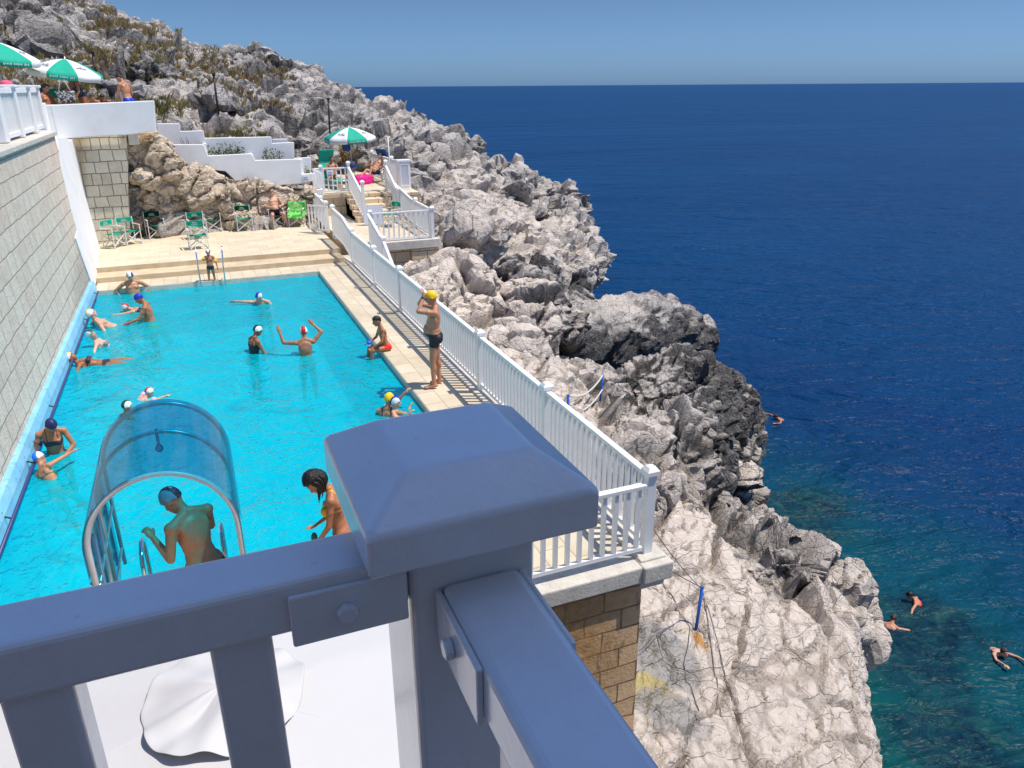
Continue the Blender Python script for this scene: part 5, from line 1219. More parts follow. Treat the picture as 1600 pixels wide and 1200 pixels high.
# ---------------------------------------------------------------- top terrace rail above the block wall
rb = []
for (bx_, by_, tx_, ty_, w_) in ((9, 226, 3, 150, .42), (26, 214, 22, 152, .0),):
    pass
P0 = at_z(4, 223, 4.14); P1 = at_z(66, 203.5, 4.14); dirn = (P1 - P0); L = dirn.length; dirn.normalize()
tr_ = empty('balustrade', P0); tag(tr_, 'white balustrade with panels and thick posts on top of the block wall', 'balustrade')
sd_ = Vector((dirn.y, -dirn.x, 0)); ang = math.atan2(dirn.y, dirn.x); RM = Matrix.Rotation(ang, 3, 'Z')
for t_ in (.0, .36, .72, 1.0):
    m = MB(); c = dirn * L * t_; wid = .36 if t_ == 0 else .2
    m.box(c + Vector((0, 0, .55)), (wid, .26, 1.1), RM); m.box(c + Vector((0, 0, 1.12)), (wid + .1, .34, .07), RM); m.build('post', 'white_render', tr_, bevel=.02)
for a_, b_ in ((.0, .36), (.36, .72), (.72, 1.0)):
    c = dirn * L * (a_ + b_) / 2; w_ = L * (b_ - a_) - .2
    m = MB(); m.box(c + Vector((0, 0, 1.03)), (w_, .16, .12), RM); m.box(c + Vector((0, 0, .1)), (w_, .14, .1), RM); m.build('rail', 'white_render', tr_, bevel=.01)
    m = MB(); m.box(c + Vector((0, 0, .55)), (w_, .02, .86), RM); m.build('panel', 'white_fence', tr_)
    for i in range(max(3, int(w_ / .14))):
        m = MB(); n_ = max(3, int(w_ / .14)); q = c + dirn * (w_ * ((i + .5) / n_ - .5)) + sd_ * .03; m.box(q + Vector((0, 0, .56)), (.045, .03, .84), RM); m.build('baluster', 'white_fence', tr_)
sbx = at_y(15, 146, 27.0); m = MB(); m.ball((0, 0, 0), (.42, .3, .24), 20, 12); o = m.build('stone_block', 'limestone_cap'); o.location = sbx; 
m2 = o.modifiers.new('d', 'DISPLACE'); tx_ = bpy.data.textures.new('clouds', 'CLOUDS'); tx_.noise_scale = .3; m2.texture = tx_; m2.strength = .1
tag(o, 'rough pale stone block standing behind the white balustrade', 'stone')
m = MB(); m.box((0, 0, -.6), (.5, .4, .9)); q_ = m.build('base', 'limestone_cap', o, bevel=.03)
m = MB(); m.lathe((0, 0, 0), [(.19, 0), (.21, .012), (.15, .02), (.14, .05), (.12, .10), (.07, .125), (.01, .13)], 24); o = m.build('sun_hat', 'pink_hat' if 'pink_hat' in MAT else 'pink_cloth'); o.location = sbx + Vector((-.02, -.05, .20)); o.scale = (1.15, 1.15, 1.15)
tag(o, 'pink sun hat on the rough stone block', 'hat')
paint('pink_hat', rgb8(235, 95, 130), .8, .08, 9, .003); o.data.materials[0] = MAT['pink_hat']
# top terrace seats and towels behind the parapet
yl = at_y(133, 148, 30.0)
lounger((yl.x + .4, 30.3, TT_Z), R_(75), 'sun lounger with a yellow towel behind the white parapet', 'white_cloth', None, 40)
V, F = drape([(-.36, .2), (-.33, .40), (-.1, .39), (.1, .40), (.33, .40), (.36, .25)], -.2, .75, 16, .03, 9); o = mesh_from('towel', V, F, 'yellow_cloth', True)
o.location = (yl.x, 30.2, TT_Z + .62); o.rotation_euler = (0, 0, R_(10)); o.modifiers.new('s', 'SOLIDIFY').thickness = .012; tag(o, 'yellow towel spread over a seat behind the white parapet', 'towel')
c = at_y(63, 143, 29.9); m = MB(); m.box((0, 0, 0), (.34, .05, .26)); m.box((0, -.2, -.62), (.44, .46, .05)); 
for x_ in (-.2, .2):
    for y_ in (.0, -.4): m.tube([(x_, y_, .1 if y_ == 0 else -.6), (x_, y_, c.z * -1 + TT_Z)], .014, 8)
o = m.build('seat', 'blue_cloth', bevel=.01); o.name = 'camping_chair'; o.location = (c.x - .05, c.y + .25, c.z); tag(o, 'blue backed low chair behind the seated man on the top terrace', 'chair')
c = at_y(83, 146, 30.6); m = MB(); m.box((0, 0, 0), (.55, .04, .3)); m.box((0, -.25, -.45), (.55, .5, .04))
for x_ in (-.26, .26):
    m.tube([(x_, 0, .15), (x_, 0, -c.z + TT_Z)], .015, 8); m.tube([(x_, -.48, -.43), (x_, -.48, -c.z + TT_Z)], .015, 8)
o = m.build('folding_chair', 'green_canvas', bevel=.01); o.location = c; tag(o, 'dark green chair back showing behind the parapet under the parasol', 'chair')
# ---------------------------------------------------------------- people
def skin(name, c, wet=.45):
    k = N(name, wet, c, spec=.4); f = k.noise(14, 4, .6)
    k.color(k.mix(k.math('MULTIPLY', k.rampf(k.noise(5, 3, .5), .45, .7), .35), k.ramp(f, [(.3, tuple(v * .84 for v in c)), (.7, tuple(min(1, v * 1.1) for v in c))]), (c[0] * 1.05, c[1] * .78, c[2] * .72)))
    k.b.inputs['Subsurface Weight'].default_value = .08; k.b.inputs['Subsurface Radius'].default_value = (.02, .008, .004); MAT[name] = k.m
skin('skin_fair', (.64, .36, .24)); skin('skin_mid', (.53, .25, .14)); skin('skin_tan', (.45, .185, .09)); skin('skin_deep', (.35, .13, .06)); skin('skin_pale', (.68, .43, .32))
skin('skin_tattoo', (.13, .085, .075))
k = N('eye_dark', .3, (.03, .02, .015)); MAT['eye_dark'] = k.m
k = N('lip', .5, (.36, .14, .11)); MAT['lip'] = k.m
k = N('hair_black', .45, (.012, .009, .008)); k.bump(k.noise(60, 3, .6, vec=k.mapping(k.co(), (1, 1, .25))), .02, .8); MAT['hair_black'] = k.m
k = N('hair_grey', .7, (.3, .27, .24)); MAT['hair_grey'] = k.m
k = N('hair_brown', .5, (.05, .03, .018)); k.bump(k.noise(60, 3, .6, vec=k.mapping(k.co(), (1, 1, .25))), .02, .8); MAT['hair_brown'] = k.m
def fab(name, c, rough=.55): paint(name, c, rough, .08, 20, .0008)
for nm, c in dict(cap_white=(.8, .8, .8), cap_blue=rgb8(20, 45, 170), cap_navy=rgb8(28, 32, 84), cap_red=rgb8(190, 22, 36), cap_yellow=rgb8(250, 200, 10), cap_green=rgb8(10, 70, 48), cap_black=(.012, .012, .016), cap_sky=rgb8(20, 110, 225), cap_grey=rgb8(120, 150, 175),
                  sw_black=(.012, .012, .016), sw_navy=(.016, .018, .04), sw_blue=rgb8(25, 60, 190), sw_lime=rgb8(60, 215, 60), sw_red=rgb8(230, 45, 20), sw_yellow=rgb8(250, 195, 20), sw_aqua=rgb8(60, 165, 150), sw_green=rgb8(30, 105, 75), sw_grey=rgb8(120, 130, 135), sw_pink=rgb8(215, 170, 185), sw_lilac=rgb8(205, 180, 235), sw_dark=rgb8(50, 40, 48)).items(): fab(nm, c)
k = N('cap_pattern', .6, (.3, .05, .1)); v = k.voro(75); k.color(k.ramp(v.outputs['Color'], [(.3, (.10, .01, .03)), (.5, (.42, .05, .10)), (.7, (.03, .03, .04)), (.85, (.7, .6, .6))], 'CONSTANT')); MAT['cap_pattern'] = k.m
k = N('sw_floral', .6, (.02, .03, .08)); v = k.voro(26); k.color(k.ramp(v.outputs['Distance'], [(.16, (.75, .75, .78)), (.24, (.015, .02, .06))], 'CONSTANT')); MAT['sw_floral'] = k.m
k = N('bag_pattern', .85, (.5, .48, .44)); v = k.voro(24); k.color(k.ramp(v.outputs['Color'], [(.3, (.05, .05, .055)), (.5, (.62, .6, .55)), (.75, (.2, .2, .2))], 'CONSTANT')); MAT['bag_pattern'] = k.m
k = N('lens_dark', .08, (.008, .008, .01)); MAT['lens_dark'] = k.m

_b = bmesh.new(); bmesh.ops.create_icosphere(_b, subdivisions=3, radius=1); _b.verts.ensure_lookup_table()
_SV = np.array([v.co[:] for v in _b.verts]); _SF = [[v.index for v in f.verts] for f in _b.faces]; _b.free()
def unit(v): v = np.array(v, float); return v / np.linalg.norm(v)
class Body:
    def __init__(self): self.V = []; self.F = []; self.n = 0; self.prim = []
    def add(self, V, F): self.V.append(V); self.F += [[i + self.n for i in f] for f in F]; self.n += len(V)
    def ell(self, c, r, fr, tag_):
        c = np.array(c, float); r = np.array(r, float); self.add((_SV * r) @ fr.T + c, _SF); self.prim.append(('e', tag_, c, r, fr))
    def cap(self, p, q, r0, r1, tag_, nseg=12):
        p = np.array(p, float); q = np.array(q, float); d = q - p; L = np.linalg.norm(d) + 1e-9; y = d / L
        a = np.cross(y, [0, 0, 1.0]); a = a if np.linalg.norm(a) > .05 else np.cross(y, [1.0, 0, 0]); a /= np.linalg.norm(a); b = np.cross(y, a)
        rings = []
        for t in np.linspace(-1, 0, 5)[:-1]: rings.append((-r0 * math.cos((t + 1) * PI / 2) , r0 * math.sin((t + 1) * PI / 2)))
        rings[0] = (-r0, r0 * .02)
        for t in np.linspace(0, 1, 6): rings.append((L * t, r0 + (r1 - r0) * t))
        for t in np.linspace(0, 1, 5)[1:]: rings.append((L + r1 * math.sin(t * PI / 2), max(r1 * math.cos(t * PI / 2), r1 * .02)))
        th = np.linspace(0, 2 * PI, nseg, endpoint=False); V = np.concatenate([p + y * s + r * (np.cos(th)[:, None] * a + np.sin(th)[:, None] * b) for s, r in rings])
        F = []; m = len(rings)
        for i in range(m - 1):
            for k_ in range(nseg): F.append([i * nseg + k_, i * nseg + (k_ + 1) % nseg, (i + 1) * nseg + (k_ + 1) % nseg, (i + 1) * nseg + k_])
        F.append(list(range(nseg))[::-1]); F.append([(m - 1) * nseg + k_ for k_ in range(nseg)])
        self.add(V, F); self.prim.append(('c', tag_, p, q, r0, r1))
def axisrot(axis, deg):
    return np.array(Matrix.Rotation(R_(deg), 3, Vector(axis)))
def person(label, anchor, pos, rz=0, h=1.72, sex='m', build=1.0, belly=0.0, lean=0, side=0, twist=0, head=(0, 0), armL=None, armR=None, legL=None, legR=None, root=None, skin_='skin_mid', wear=(), hair=None, cap_=None, headk=1.0, curl=25, voxel=.0105, group=None, extra=None, face=True, hairlen=0):
    s = h / 1.75; I = np.eye(3)
    Rz = np.array(Matrix.Rotation(rz, 3, 'Z')); FP = Rz @ (root if root is not None else I)
    FC = FP @ np.array(Matrix.Rotation(R_(twist), 3, 'Z')) @ np.array(Matrix.Rotation(R_(-lean), 3, 'X')) @ np.array(Matrix.Rotation(R_(side), 3, 'Y'))
    FH = FC @ np.array(Matrix.Rotation(R_(head[1]), 3, 'Z')) @ np.array(Matrix.Rotation(R_(-head[0]), 3, 'X'))
    fem = sex == 'f'; B_ = Body(); P = np.zeros(3); bw = build
    FM = (FP + FC) / 2; FM = FM / np.linalg.norm(FM, axis=0)
    waist = P + FM @ np.array([0, .005, .13]); chest = waist + FC @ np.array([0, .0, .20]); neck = chest + FC @ np.array([0, -.015, .195])
    hc = neck + FC @ np.array([0, .01, .055]) + FH @ np.array([0, .025, .135 * headk])
    sw = .168 if fem else .19
    E = B_.ell; Cc = B_.cap
    E(P + FP @ np.array([0, 0, .02]), (.158 * bw * (1.06 if fem else 1), .112 * bw, .125), FP, 'pelvis')
    for sx in (-1, 1): E(P + FP @ np.array([sx * .078, -.055, -.03]), (.092 * bw, .085 * bw, .095), FP, 'pelvis')
    E(waist + FM @ np.array([0, .01 + .03 * belly, -.02]), ((.128 if fem else .142) * bw, (.095 + .06 * belly) * bw, .15), FM, 'waist')
    if belly: E(waist + FM @ np.array([0, .05 + .05 * belly, -.015]), (.115 * bw, .075 + .045 * belly, .12), FM, 'waist')
    E((waist + chest) / 2 + FC @ np.array([0, .01 + .012 * belly, 0]), ((.125 if fem else .148) * bw, (.092 + .03 * belly) * bw, .17), FC, 'waist')
    E(chest + FC @ np.array([0, 0, -.01]), ((.138 if fem else .160) * bw, .108 * bw, .185), FC, 'chest')
    E(chest + FC @ np.array([0, -.01, .10]), ((.135 if fem else .155) * bw, .088 * bw, .10), FC, 'chest')
    for sx in (-1, 1):
        sh = neck + FC @ np.array([sx * sw * bw, 0, -.055]); Cc(neck + FC @ np.array([sx * .035, -.01, .01]), sh, .046, .05, 'chest')
        E(sh, (.056 * bw, .056 * bw, .058), FC, 'uarm' + ('R' if sx > 0 else 'L'))
        E(chest + FC @ np.array([sx * .075, -.06, .06]), (.075, .045, .09), FC, 'chest')
        if fem: E(chest + FC @ np.array([sx * .07, .082, .0]), (.062, .058, .06), FC, 'bust')
        else: E(chest + FC @ np.array([sx * .075, .07, .045]), (.078 * bw, .045 * bw, .058), FC, 'chest')
    Cc(neck + FC @ np.array([0, -.005, -.02]), hc + FH @ np.array([0, -.02, -.06]), .060 if not fem else .05, .054 if not fem else .047, 'neck')
    hk = headk; H = lambda x, y, z: hc + FH @ (np.array([x, y, z]) * hk)
    E(H(0, -.005, .015), np.array([.077, .098, .102]) * hk, FH, 'head'); E(H(0, .032, -.045), np.array([.061, .068, .084]) * hk, FH, 'head'); E(H(0, .058, -.105), np.array([.032, .030, .025]) * hk, FH, 'head')
    Cc(H(0, .093, .008), H(0, .113, -.035), .010 * hk, .0155 * hk, 'head'); E(H(0, .082, .03), np.array([.05, .018, .014]) * hk, FH, 'head'); E(H(0, .095, -.070), np.array([.024, .010, .011]) * hk, FH, 'head')
    for sx in (-1, 1): E(H(sx * .077, -.005, -.015), np.array([.013, .026, .033]) * hk, FH, 'ear')
    arms = {'L': armL or ((.22, 0, -1), (.1, .3, -1)), 'R': armR or ((.22, 0, -1), (.1, .3, -1))}
    legs = {'L': legL or ((.08, .03, -1), (.03, -.05, -1)), 'R': legR or ((.08, .03, -1), (.03, -.05, -1))}
    J = {}
    for S, sx in (('L', -1), ('R', 1)):
        mir = np.array([sx, 1, 1]); sh = neck + FC @ np.array([sx * sw * bw, 0, -.055])
        if arms[S][0] == 'ik':          # wrist goes to a point given in the head's frame, elbow towards a hint
            tgt = hc + FH @ (np.array(arms[S][1]) * hk); v_ = tgt - sh; L_ = min(np.linalg.norm(v_), .53); v_ = unit(v_); ca_ = (.285 ** 2 + L_ ** 2 - .25 ** 2) / (2 * .285 * L_); ca_ = min(1, ca_)
            hint = FC @ (np.array(arms[S][2]) * mir); hint = unit(hint - v_ * (hint @ v_)); ud = unit(v_ * ca_ + hint * math.sqrt(1 - ca_ ** 2)); el = sh + ud * .285; fd = unit(sh + v_ * L_ - el); wr = el + fd * .25
            arms[S] = (ud, fd) if len(arms[S]) < 4 else (ud, fd, arms[S][3])
            if len(arms[S]) > 2: arms[S] = (ud, fd, FC.T @ unit(FH @ np.array(arms[S][2])) * mir)
        else:
            ud = FC @ unit(np.array(arms[S][0]) * mir); fd = FC @ unit(np.array(arms[S][1]) * mir); el = sh + ud * .285; wr = el + fd * .25
        ab = (.95 if fem else 1.04) * bw
        Cc(sh, el, .049 * ab, .039 * ab, 'uarm' + S); E(sh + ud * .12, (.046 * ab, .05 * ab, .05 * ab), np.eye(3), 'uarm' + S); Cc(el, wr, .040 * ab, .027 * ab, 'farm' + S)
        hd_ = FC @ unit(np.array(arms[S][2]) * mir) if len(arms[S]) > 2 else fd
        lat = np.cross(hd_, FC @ np.array([0, 1.0, 0.05])); lat = unit(lat if np.linalg.norm(lat) > .2 else np.cross(hd_, FC @ np.array([sx * 1.0, 0, 0]))); 
        if len(arms[S]) > 3: lat = unit(FC @ (np.array(arms[S][3]) * mir))
        lat = unit(lat - hd_ * (lat @ hd_)); pn = np.cross(lat, hd_)
        E(wr + hd_ * .05, (.041, .018, .052), np.stack([lat, pn, hd_], 1), 'hand')
        for i, (o_, l_) in enumerate(((-.030, .075), (-.010, .085), (.010, .080), (.029, .062))):
            k0 = wr + hd_ * (.088 - abs(i - 1.3) * .004) + lat * o_; c1 = math.radians(curl * .6 + i * 3); c2 = math.radians(curl * 1.6 + i * 4)
            d1 = unit(hd_ * math.cos(c1) + pn * math.sin(c1) + lat * o_ * 3.0); d2 = unit(hd_ * math.cos(c2) + pn * math.sin(c2) + lat * o_ * 2)
            Cc(k0, k0 + d1 * l_ * .52, .0098, .009, 'hand', 8); Cc(k0 + d1 * l_ * .52, k0 + d1 * l_ * .52 + d2 * l_ * .46, .009, .0078, 'hand', 8)
        tb_ = wr + hd_ * .028 - lat * .032; td = unit(hd_ * .75 - lat * .65 + pn * .25); Cc(tb_, tb_ + td * .038, .0125, .0108, 'hand', 8); td2 = unit(hd_ * .95 - lat * .25 + pn * .3); Cc(tb_ + td * .038, tb_ + td * .038 + td2 * .03, .0108, .0092, 'hand', 8)
        hp = P + FP @ np.array([sx * .088, 0, -.035]); td_ = FP @ unit(np.array(legs[S][0]) * mir); sd_2 = FP @ unit(np.array(legs[S][1]) * mir); kn = hp + td_ * .42; an = kn + sd_2 * .405
        lb = (1.06 if fem else 1.0) * bw
        Cc(hp, kn, .086 * lb, .055 * lb, 'thigh' + S); Cc(kn, an, .052 * lb, .036 * lb, 'shank' + S); 
        back = unit(np.cross(np.cross(sd_2, td_ + FP @ np.array([0, .35, 0])), sd_2)); E(kn + sd_2 * .12 - back * .018, (.047 * lb, .047 * lb, .10), np.stack([unit(np.cross(back, sd_2)), back, sd_2], 1), 'shank' + S)
        fd_ = FP @ unit(np.array(legs[S][2]) * mir) if len(legs[S]) > 2 else unit(back - sd_2 * (back @ sd_2) + sd_2 * .05)
        sole = an + sd_2 * .045; E(sole - fd_ * .028, (.036, .045, .036), np.stack([unit(np.cross(fd_, sd_2)), fd_, sd_2], 1), 'foot'); ball = sole + fd_ * .125 + sd_2 * .012
        Cc(sole + fd_ * .0, ball, .040, .030, 'foot'); lt = unit(np.cross(fd_, sd_2))
        for i in range(5): Cc(ball + lt * (i - 2) * .016, ball + lt * (i - 2) * .017 + fd_ * (.052 - .004 * abs(i - (1 if True else 0))), .014, .0105, 'foot', 8)
        J['sh' + S], J['el' + S], J['wr' + S], J['hp' + S], J['kn' + S], J['an' + S], J['pn' + S], J['hd' + S] = sh, el, wr, hp, kn, an, pn, hd_
        J['sole' + S] = sole + sd_2 * .04
    J['head'] = hc; J['neck'] = neck; J['pelvis'] = P; J['chest'] = chest
    V = np.concatenate(B_.V) * s
    if anchor == 'head': T = np.array(pos, float) - hc * s
    elif anchor == 'pelvis': T = np.array(pos, float)
    elif anchor == 'feet':
        mid = (J['soleL'] + J['soleR']) / 2 * s; T = np.array(pos, float) - np.array([mid[0], mid[1], V[:, 2].min()])
    else: T = np.array(pos, float) - J[anchor] * s
    me = bpy.data.meshes.new('person'); me.from_pydata(V.tolist(), [], B_.F); o = bpy.data.objects.new('person', me); COL.objects.link(o)
    r = o.modifiers.new('r', 'REMESH'); r.mode = 'VOXEL'; r.voxel_size = voxel * (.85 + .15 * s); r.adaptivity = 0
    dg = bpy.context.evaluated_depsgraph_get(); me2 = bpy.data.meshes.new_from_object(o.evaluated_get(dg)); o.modifiers.clear(); o.data = me2; bpy.data.meshes.remove(me); me2.name = 'person'
    n = len(me2.vertices); Q = np.empty(n * 3); me2.vertices.foreach_get('co', Q); Q = Q.reshape(-1, 3)
    ed = np.empty(len(me2.edges) * 2, np.int32); me2.edges.foreach_get('vertices', ed); ed = ed.reshape(-1, 2); deg = np.bincount(ed.ravel(), minlength=n).astype(float)[:, None]
    def smooth(A, it, lam):
        for _ in range(it):
            acc = np.zeros_like(A)
            for c in range(A.shape[1]): acc[:, c] = np.bincount(ed[:, 0], A[ed[:, 1], c], n) + np.bincount(ed[:, 1], A[ed[:, 0], c], n)
            A = A + lam * (acc / deg - A)
        return A
    Q0 = Q / s
    best = np.full(n, 1e9); tagi = np.zeros(n, int); tp = np.zeros(n); tags = []
    for pr in B_.prim:
        if pr[1] not in tags: tags.append(pr[1])
        if pr[0] == 'e':
            q = (Q0 - pr[2]) @ pr[4]; d = (np.sqrt(((q / pr[3]) ** 2).sum(1)) - 1) * pr[3].min(); t = np.zeros(n)
        else:
            e = pr[3] - pr[2]; t = np.clip(((Q0 - pr[2]) @ e) / (e @ e + 1e-12), 0, 1); d = np.linalg.norm(Q0 - pr[2] - t[:, None] * e, axis=1) - (pr[4] + (pr[5] - pr[4]) * t)
        m = d < best; best[m] = d[m]; tagi[m] = tags.index(pr[1]); tp[m] = t[m]
    tg = np.array(tags)[tagi]
    body_m = ~np.isin(tg, ['hand', 'head', 'ear', 'foot']); Qs = smooth(Q, 5, .5); Qh = smooth(Q, 1, .5); wgt = smooth(body_m.astype(float)[:, None], 4, .5); Q = Qs * wgt + Qh * (1 - wgt)
    me2.vertices.foreach_set('co', (Q + T).ravel()); me2.update()
    nr = np.empty(n * 3); me2.vertices.foreach_get('normal', nr); nr = nr.reshape(-1, 3)
    pol = np.empty(len(me2.loops), np.int32); me2.loops.foreach_get('vertex_index', pol); pol = pol.reshape(-1, 4) if len(me2.loops) == 4 * len(me2.polygons) else None
    if pol is None:
        pol = np.array([list(p.vertices)[:3] + [list(p.vertices)[-1]] for p in me2.polygons])
    me2.materials.clear()
    for m_ in (skin_, 'eye_dark', 'lip', 'skin_tattoo'): me2.materials.append(MAT[m_])
    mi = np.zeros(len(pol), int); qh = (Q / s - hc) @ FH / hk; fc = qh[pol].mean(1); hd_m = np.isin(tg[pol[:, 0]], ['head'])
    if face:
        for sx in (-1, 1): mi[hd_m & (((fc[:, 0] - sx * .031) / 1.35) ** 2 + (fc[:, 2] - .008) ** 2 < .0085 ** 2) & (fc[:, 1] > .04)] = 1
        mi[hd_m & (((fc[:, 0]) / 2.6) ** 2 + (fc[:, 2] + .070) ** 2 < .0075 ** 2) & (fc[:, 1] > .05)] = 2
    if extra == 'tattoo': mi[(tg[pol[:, 0]] == 'uarmR') & (fbm(Q[pol[:, 0]] * 26, 3, 5) > -.25)] = 3
    me2.polygons.foreach_set('material_index', mi); me2.polygons.foreach_set('use_smooth', [True] * len(pol)); me2.update()
    tag(o, label, 'person', group)
    qp = (Q / s - P) @ FP; qc = (Q / s - chest) @ FC
    Wd = Q + T
    def cloth(name, mask, off, mats, matf=None, edge=.25):
        fm = mask[pol].all(1)
        if fm.sum() < 6: return None
        f = pol[fm]; vi, inv = np.unique(f, return_inverse=True); f2 = inv.reshape(-1, 4); om = ~fm; bd = np.zeros(n, bool); bd[np.unique(pol[om])] = True
        offv = np.where(bd[vi], off * edge, off) if np.isscalar(off) else off[vi] * np.where(bd[vi], edge, 1)
        V_ = Wd[vi] + nr[vi] * offv[:, None]; c_ = mesh_from(name, V_, f2, mats, True, o)
        if matf is not None: c_.data.polygons.foreach_set('material_index', matf(fm).astype(np.int32))
        return c_
    torso = np.isin(tg, ['pelvis', 'waist', 'chest', 'bust']); thigh = np.char.startswith(tg.astype(str), 'thigh')
    ax = np.abs(qp[:, 0])
    for kind, m_ in wear:
        if kind == 'trunks': cloth('swim_trunks', ((torso & (qp[:, 2] < .075)) | (thigh & (tp < .36) & (qp[:, 2] < .10))), .008 * s, m_)
        elif kind == 'shorts': cloth('shorts', ((torso & (qp[:, 2] < .10)) | (thigh & (tp < .62) & (qp[:, 2] < .12))), .014 * s, m_)
        elif kind in ('briefs', 'bikini_bottom'):
            top = .075 if kind == 'briefs' else .045
            legm = qp[:, 2] > -.135 + np.maximum(0, ax - .03) * (.75 if kind == 'bikini_bottom' else .55)
            cloth(kind if kind != 'briefs' else 'swim_briefs', ((torso | (thigh & (tp < .2))) & (qp[:, 2] < top - .0 * ax) & (legm | (qp[:, 2] > top - .04))), .005 * s, m_)
        elif kind == 'bra':
            z = qc[:, 2]; bm_ = (torso & (((qc[:, 1] > .02) & (np.abs(z + .0) < .048) & (np.abs(qc[:, 0]) < .135)) | ((np.abs(z) < .016)) | ((np.abs(np.abs(qc[:, 0]) - .078) < .011) & (z > 0))))
            cloth('bikini_top', bm_, .005 * s, m_)
        elif kind == 'onepiece': cloth('swimsuit', ((torso & (qc[:, 2] < .05) & (qp[:, 2] > -.13 + np.maximum(0, ax - .03) * .7)) | (torso & (np.abs(np.abs(qc[:, 0]) - .085) < .018) & (qc[:, 2] >= .04))), .005 * s, m_)
        elif kind == 'armbands':
            for S in 'LR':
                a_, b_ = (J['sh' + S] * .45 + J['el' + S] * .55) * s + T, (J['sh' + S] * .15 + J['el' + S] * .85) * s + T; d_ = b_ - a_
                m = MB(); m.tube([a_ - d_ * .3, a_, b_, b_ + d_ * .3], .07 * s, 14, True, [.055 * s, .078 * s, .078 * s, .055 * s]); m.build('armband', m_, o)
        elif kind == 'sandals':
            for S in 'LR':
                q = J['sole' + S] * s + T; fdv = unit((J['an' + S] - J['kn' + S])); m = MB(); m.box(tuple(q + Rz @ np.array([0, .05, -.01])), (.09, .25, .02), Matrix(Rz.tolist())); m.build('sandal', m_, o, bevel=.006)
        elif kind == 'bracelet':
            q = J['wrL'] * s + T; d_ = unit(J['wrL'] - J['elL']); m = MB(); m.tube([q - d_ * .012, q + d_ * .012], .034 * s, 12); m.build('bracelet', m_, o)
        elif kind == 'waist_band': cloth('waist_band', torso & (np.abs(qp[:, 2] - .05) < .02), .007 * s, m_)
        elif kind == 'sunglasses':
            m = MB(); FHm = Matrix(FH.tolist())
            for sx in (-1, 1): m.ball(tuple(H(sx * .032, .098, .004) * s + T), (.027 * s, .01 * s, .02 * s), 12, 8, FHm)
            m.box(tuple(H(0, .104, .01) * s + T), (.12 * s, .006, .008), FHm); m.build('sunglasses', 'lens_dark', o)
    headm = np.isin(tg, ['head', 'ear', 'neck'])
    if cap_:
        cm = headm & (qh[:, 2] > -.008 + .42 * qh[:, 1] * (1.0)) & (qh[:, 2] > -.075)
        fcx = lambda fm: (np.abs(qh[pol[fm]].mean(1)[:, 0]) > .040).astype(int)
        cloth('swim_cap', cm, .010 * s, list(cap_), fcx, .5)
    if hair:
        hm = headm & (qh[:, 2] > .002 + .55 * qh[:, 1] + .02 * np.sin(qh[:, 0] * 60)) & (qh[:, 2] > -.105) & ~((qh[:, 1] > .055) & (qh[:, 2] < .045))
        off = (.013 + .009 * fbm(Q * 30, 3, 8) + (.010 if hairlen else 0)) * s; c_ = cloth('hair', hm, off, hair, None, .35)
        if hairlen:
            m = MB(); rnd = random.Random(3)
            for i in range(46):
                a = R_(rnd.uniform(100, 440)); rx, ry = .078, .095; x, y = rx * math.cos(a), ry * math.sin(a) - .008
                if y > .005: continue
                p0 = H(x * .92, y * .92, .055); p1 = H(x * 1.12, y * 1.12, -.03); g_ = np.array([0, 0, -1.0]); p2 = p1 + g_ * hairlen * .5 + FH @ np.array([x * .25, y * .3, 0]); p3 = p1 + g_ * hairlen * rnd.uniform(.75, 1.05) + FH @ np.array([x * .1, rnd.uniform(-.01, .03), 0])
                m.tube([p * s + T for p in (p0, (p0 + p1) / 2 + FH @ np.array([x * .12, y * .12, 0]), p1, p2, p3)], .01, 6, True, [.012 * s, .016 * s, .016 * s, .012 * s, .004 * s])
            m.build('long_hair', hair, o)
    return o, {k_: v * s + T for k_, v in J.items() if not k_.startswith(('pn', 'hd'))}
def wat(hx, hy, wx, wy, z=None):
    """head position from its pixel and the pixel where the figure meets the water"""
    z = WZ if z is None else z; g = at_z(wx, wy, z); return at_d(hx, hy, math.hypot(g.x, g.y))
D2 = R_
lie = lambda a: np.array(Matrix.Rotation(R_(a), 3, 'X'))
# in the pool -------------------------------------------------------
person('man with hands on hips and a blue and white cap at the far pool edge', 'head', wat(203, 431, 203, 459), D2(184), 1.76, 'm', 1.12, .5, armL=((.75, -.25, -.6), (-.45, .35, -.8)), armR=((.75, -.25, -.6), (-.45, .35, -.8)), head=(22, -8), skin_='skin_mid', wear=[('trunks', 'sw_navy')], cap_=('cap_white', 'cap_blue'))
person('swimmer in a red and white cap stretching an arm towards the wall', 'head', wat(196, 480, 196, 487), D2(78), 1.6, 'f', 1, lean=50, head=(-35, -15), root=lie(-25), armL=((.35, .4, 1), (.05, .3, 1)), armR=((.3, .5, 1), (-.1, .4, 1)), skin_='skin_fair', wear=[('onepiece', 'sw_navy')], cap_=('cap_red', 'cap_white'))
person('man in a blue cap and green trunks with a tattooed arm standing in the pool', 'head', wat(217, 466, 226, 501), D2(84), 1.78, 'm', 1.08, .3, lean=10, head=(24, 0), armL=((.15, .75, -.8), (.0, 1, -.15)), armR=((.15, .1, -1), (-.1, 1, -.35)), skin_='skin_tan', wear=[('trunks', 'sw_lime')], cap_=('cap_blue', 'cap_blue'), extra='tattoo')
person('man in a yellow cap leaning back against the blue wall base', 'head', wat(142, 490, 152, 512), D2(-78), 1.76, 'm', 1.08, .6, lean=-4, root=lie(38), head=(10, 12), armL=((.8, -.6, -.1), (.7, -.6, -.5)), armR=((.7, -.35, -.8), (.6, .3, -.5)), skin_='skin_fair', wear=[('trunks', 'sw_navy')], cap_=('cap_yellow', 'cap_white'))
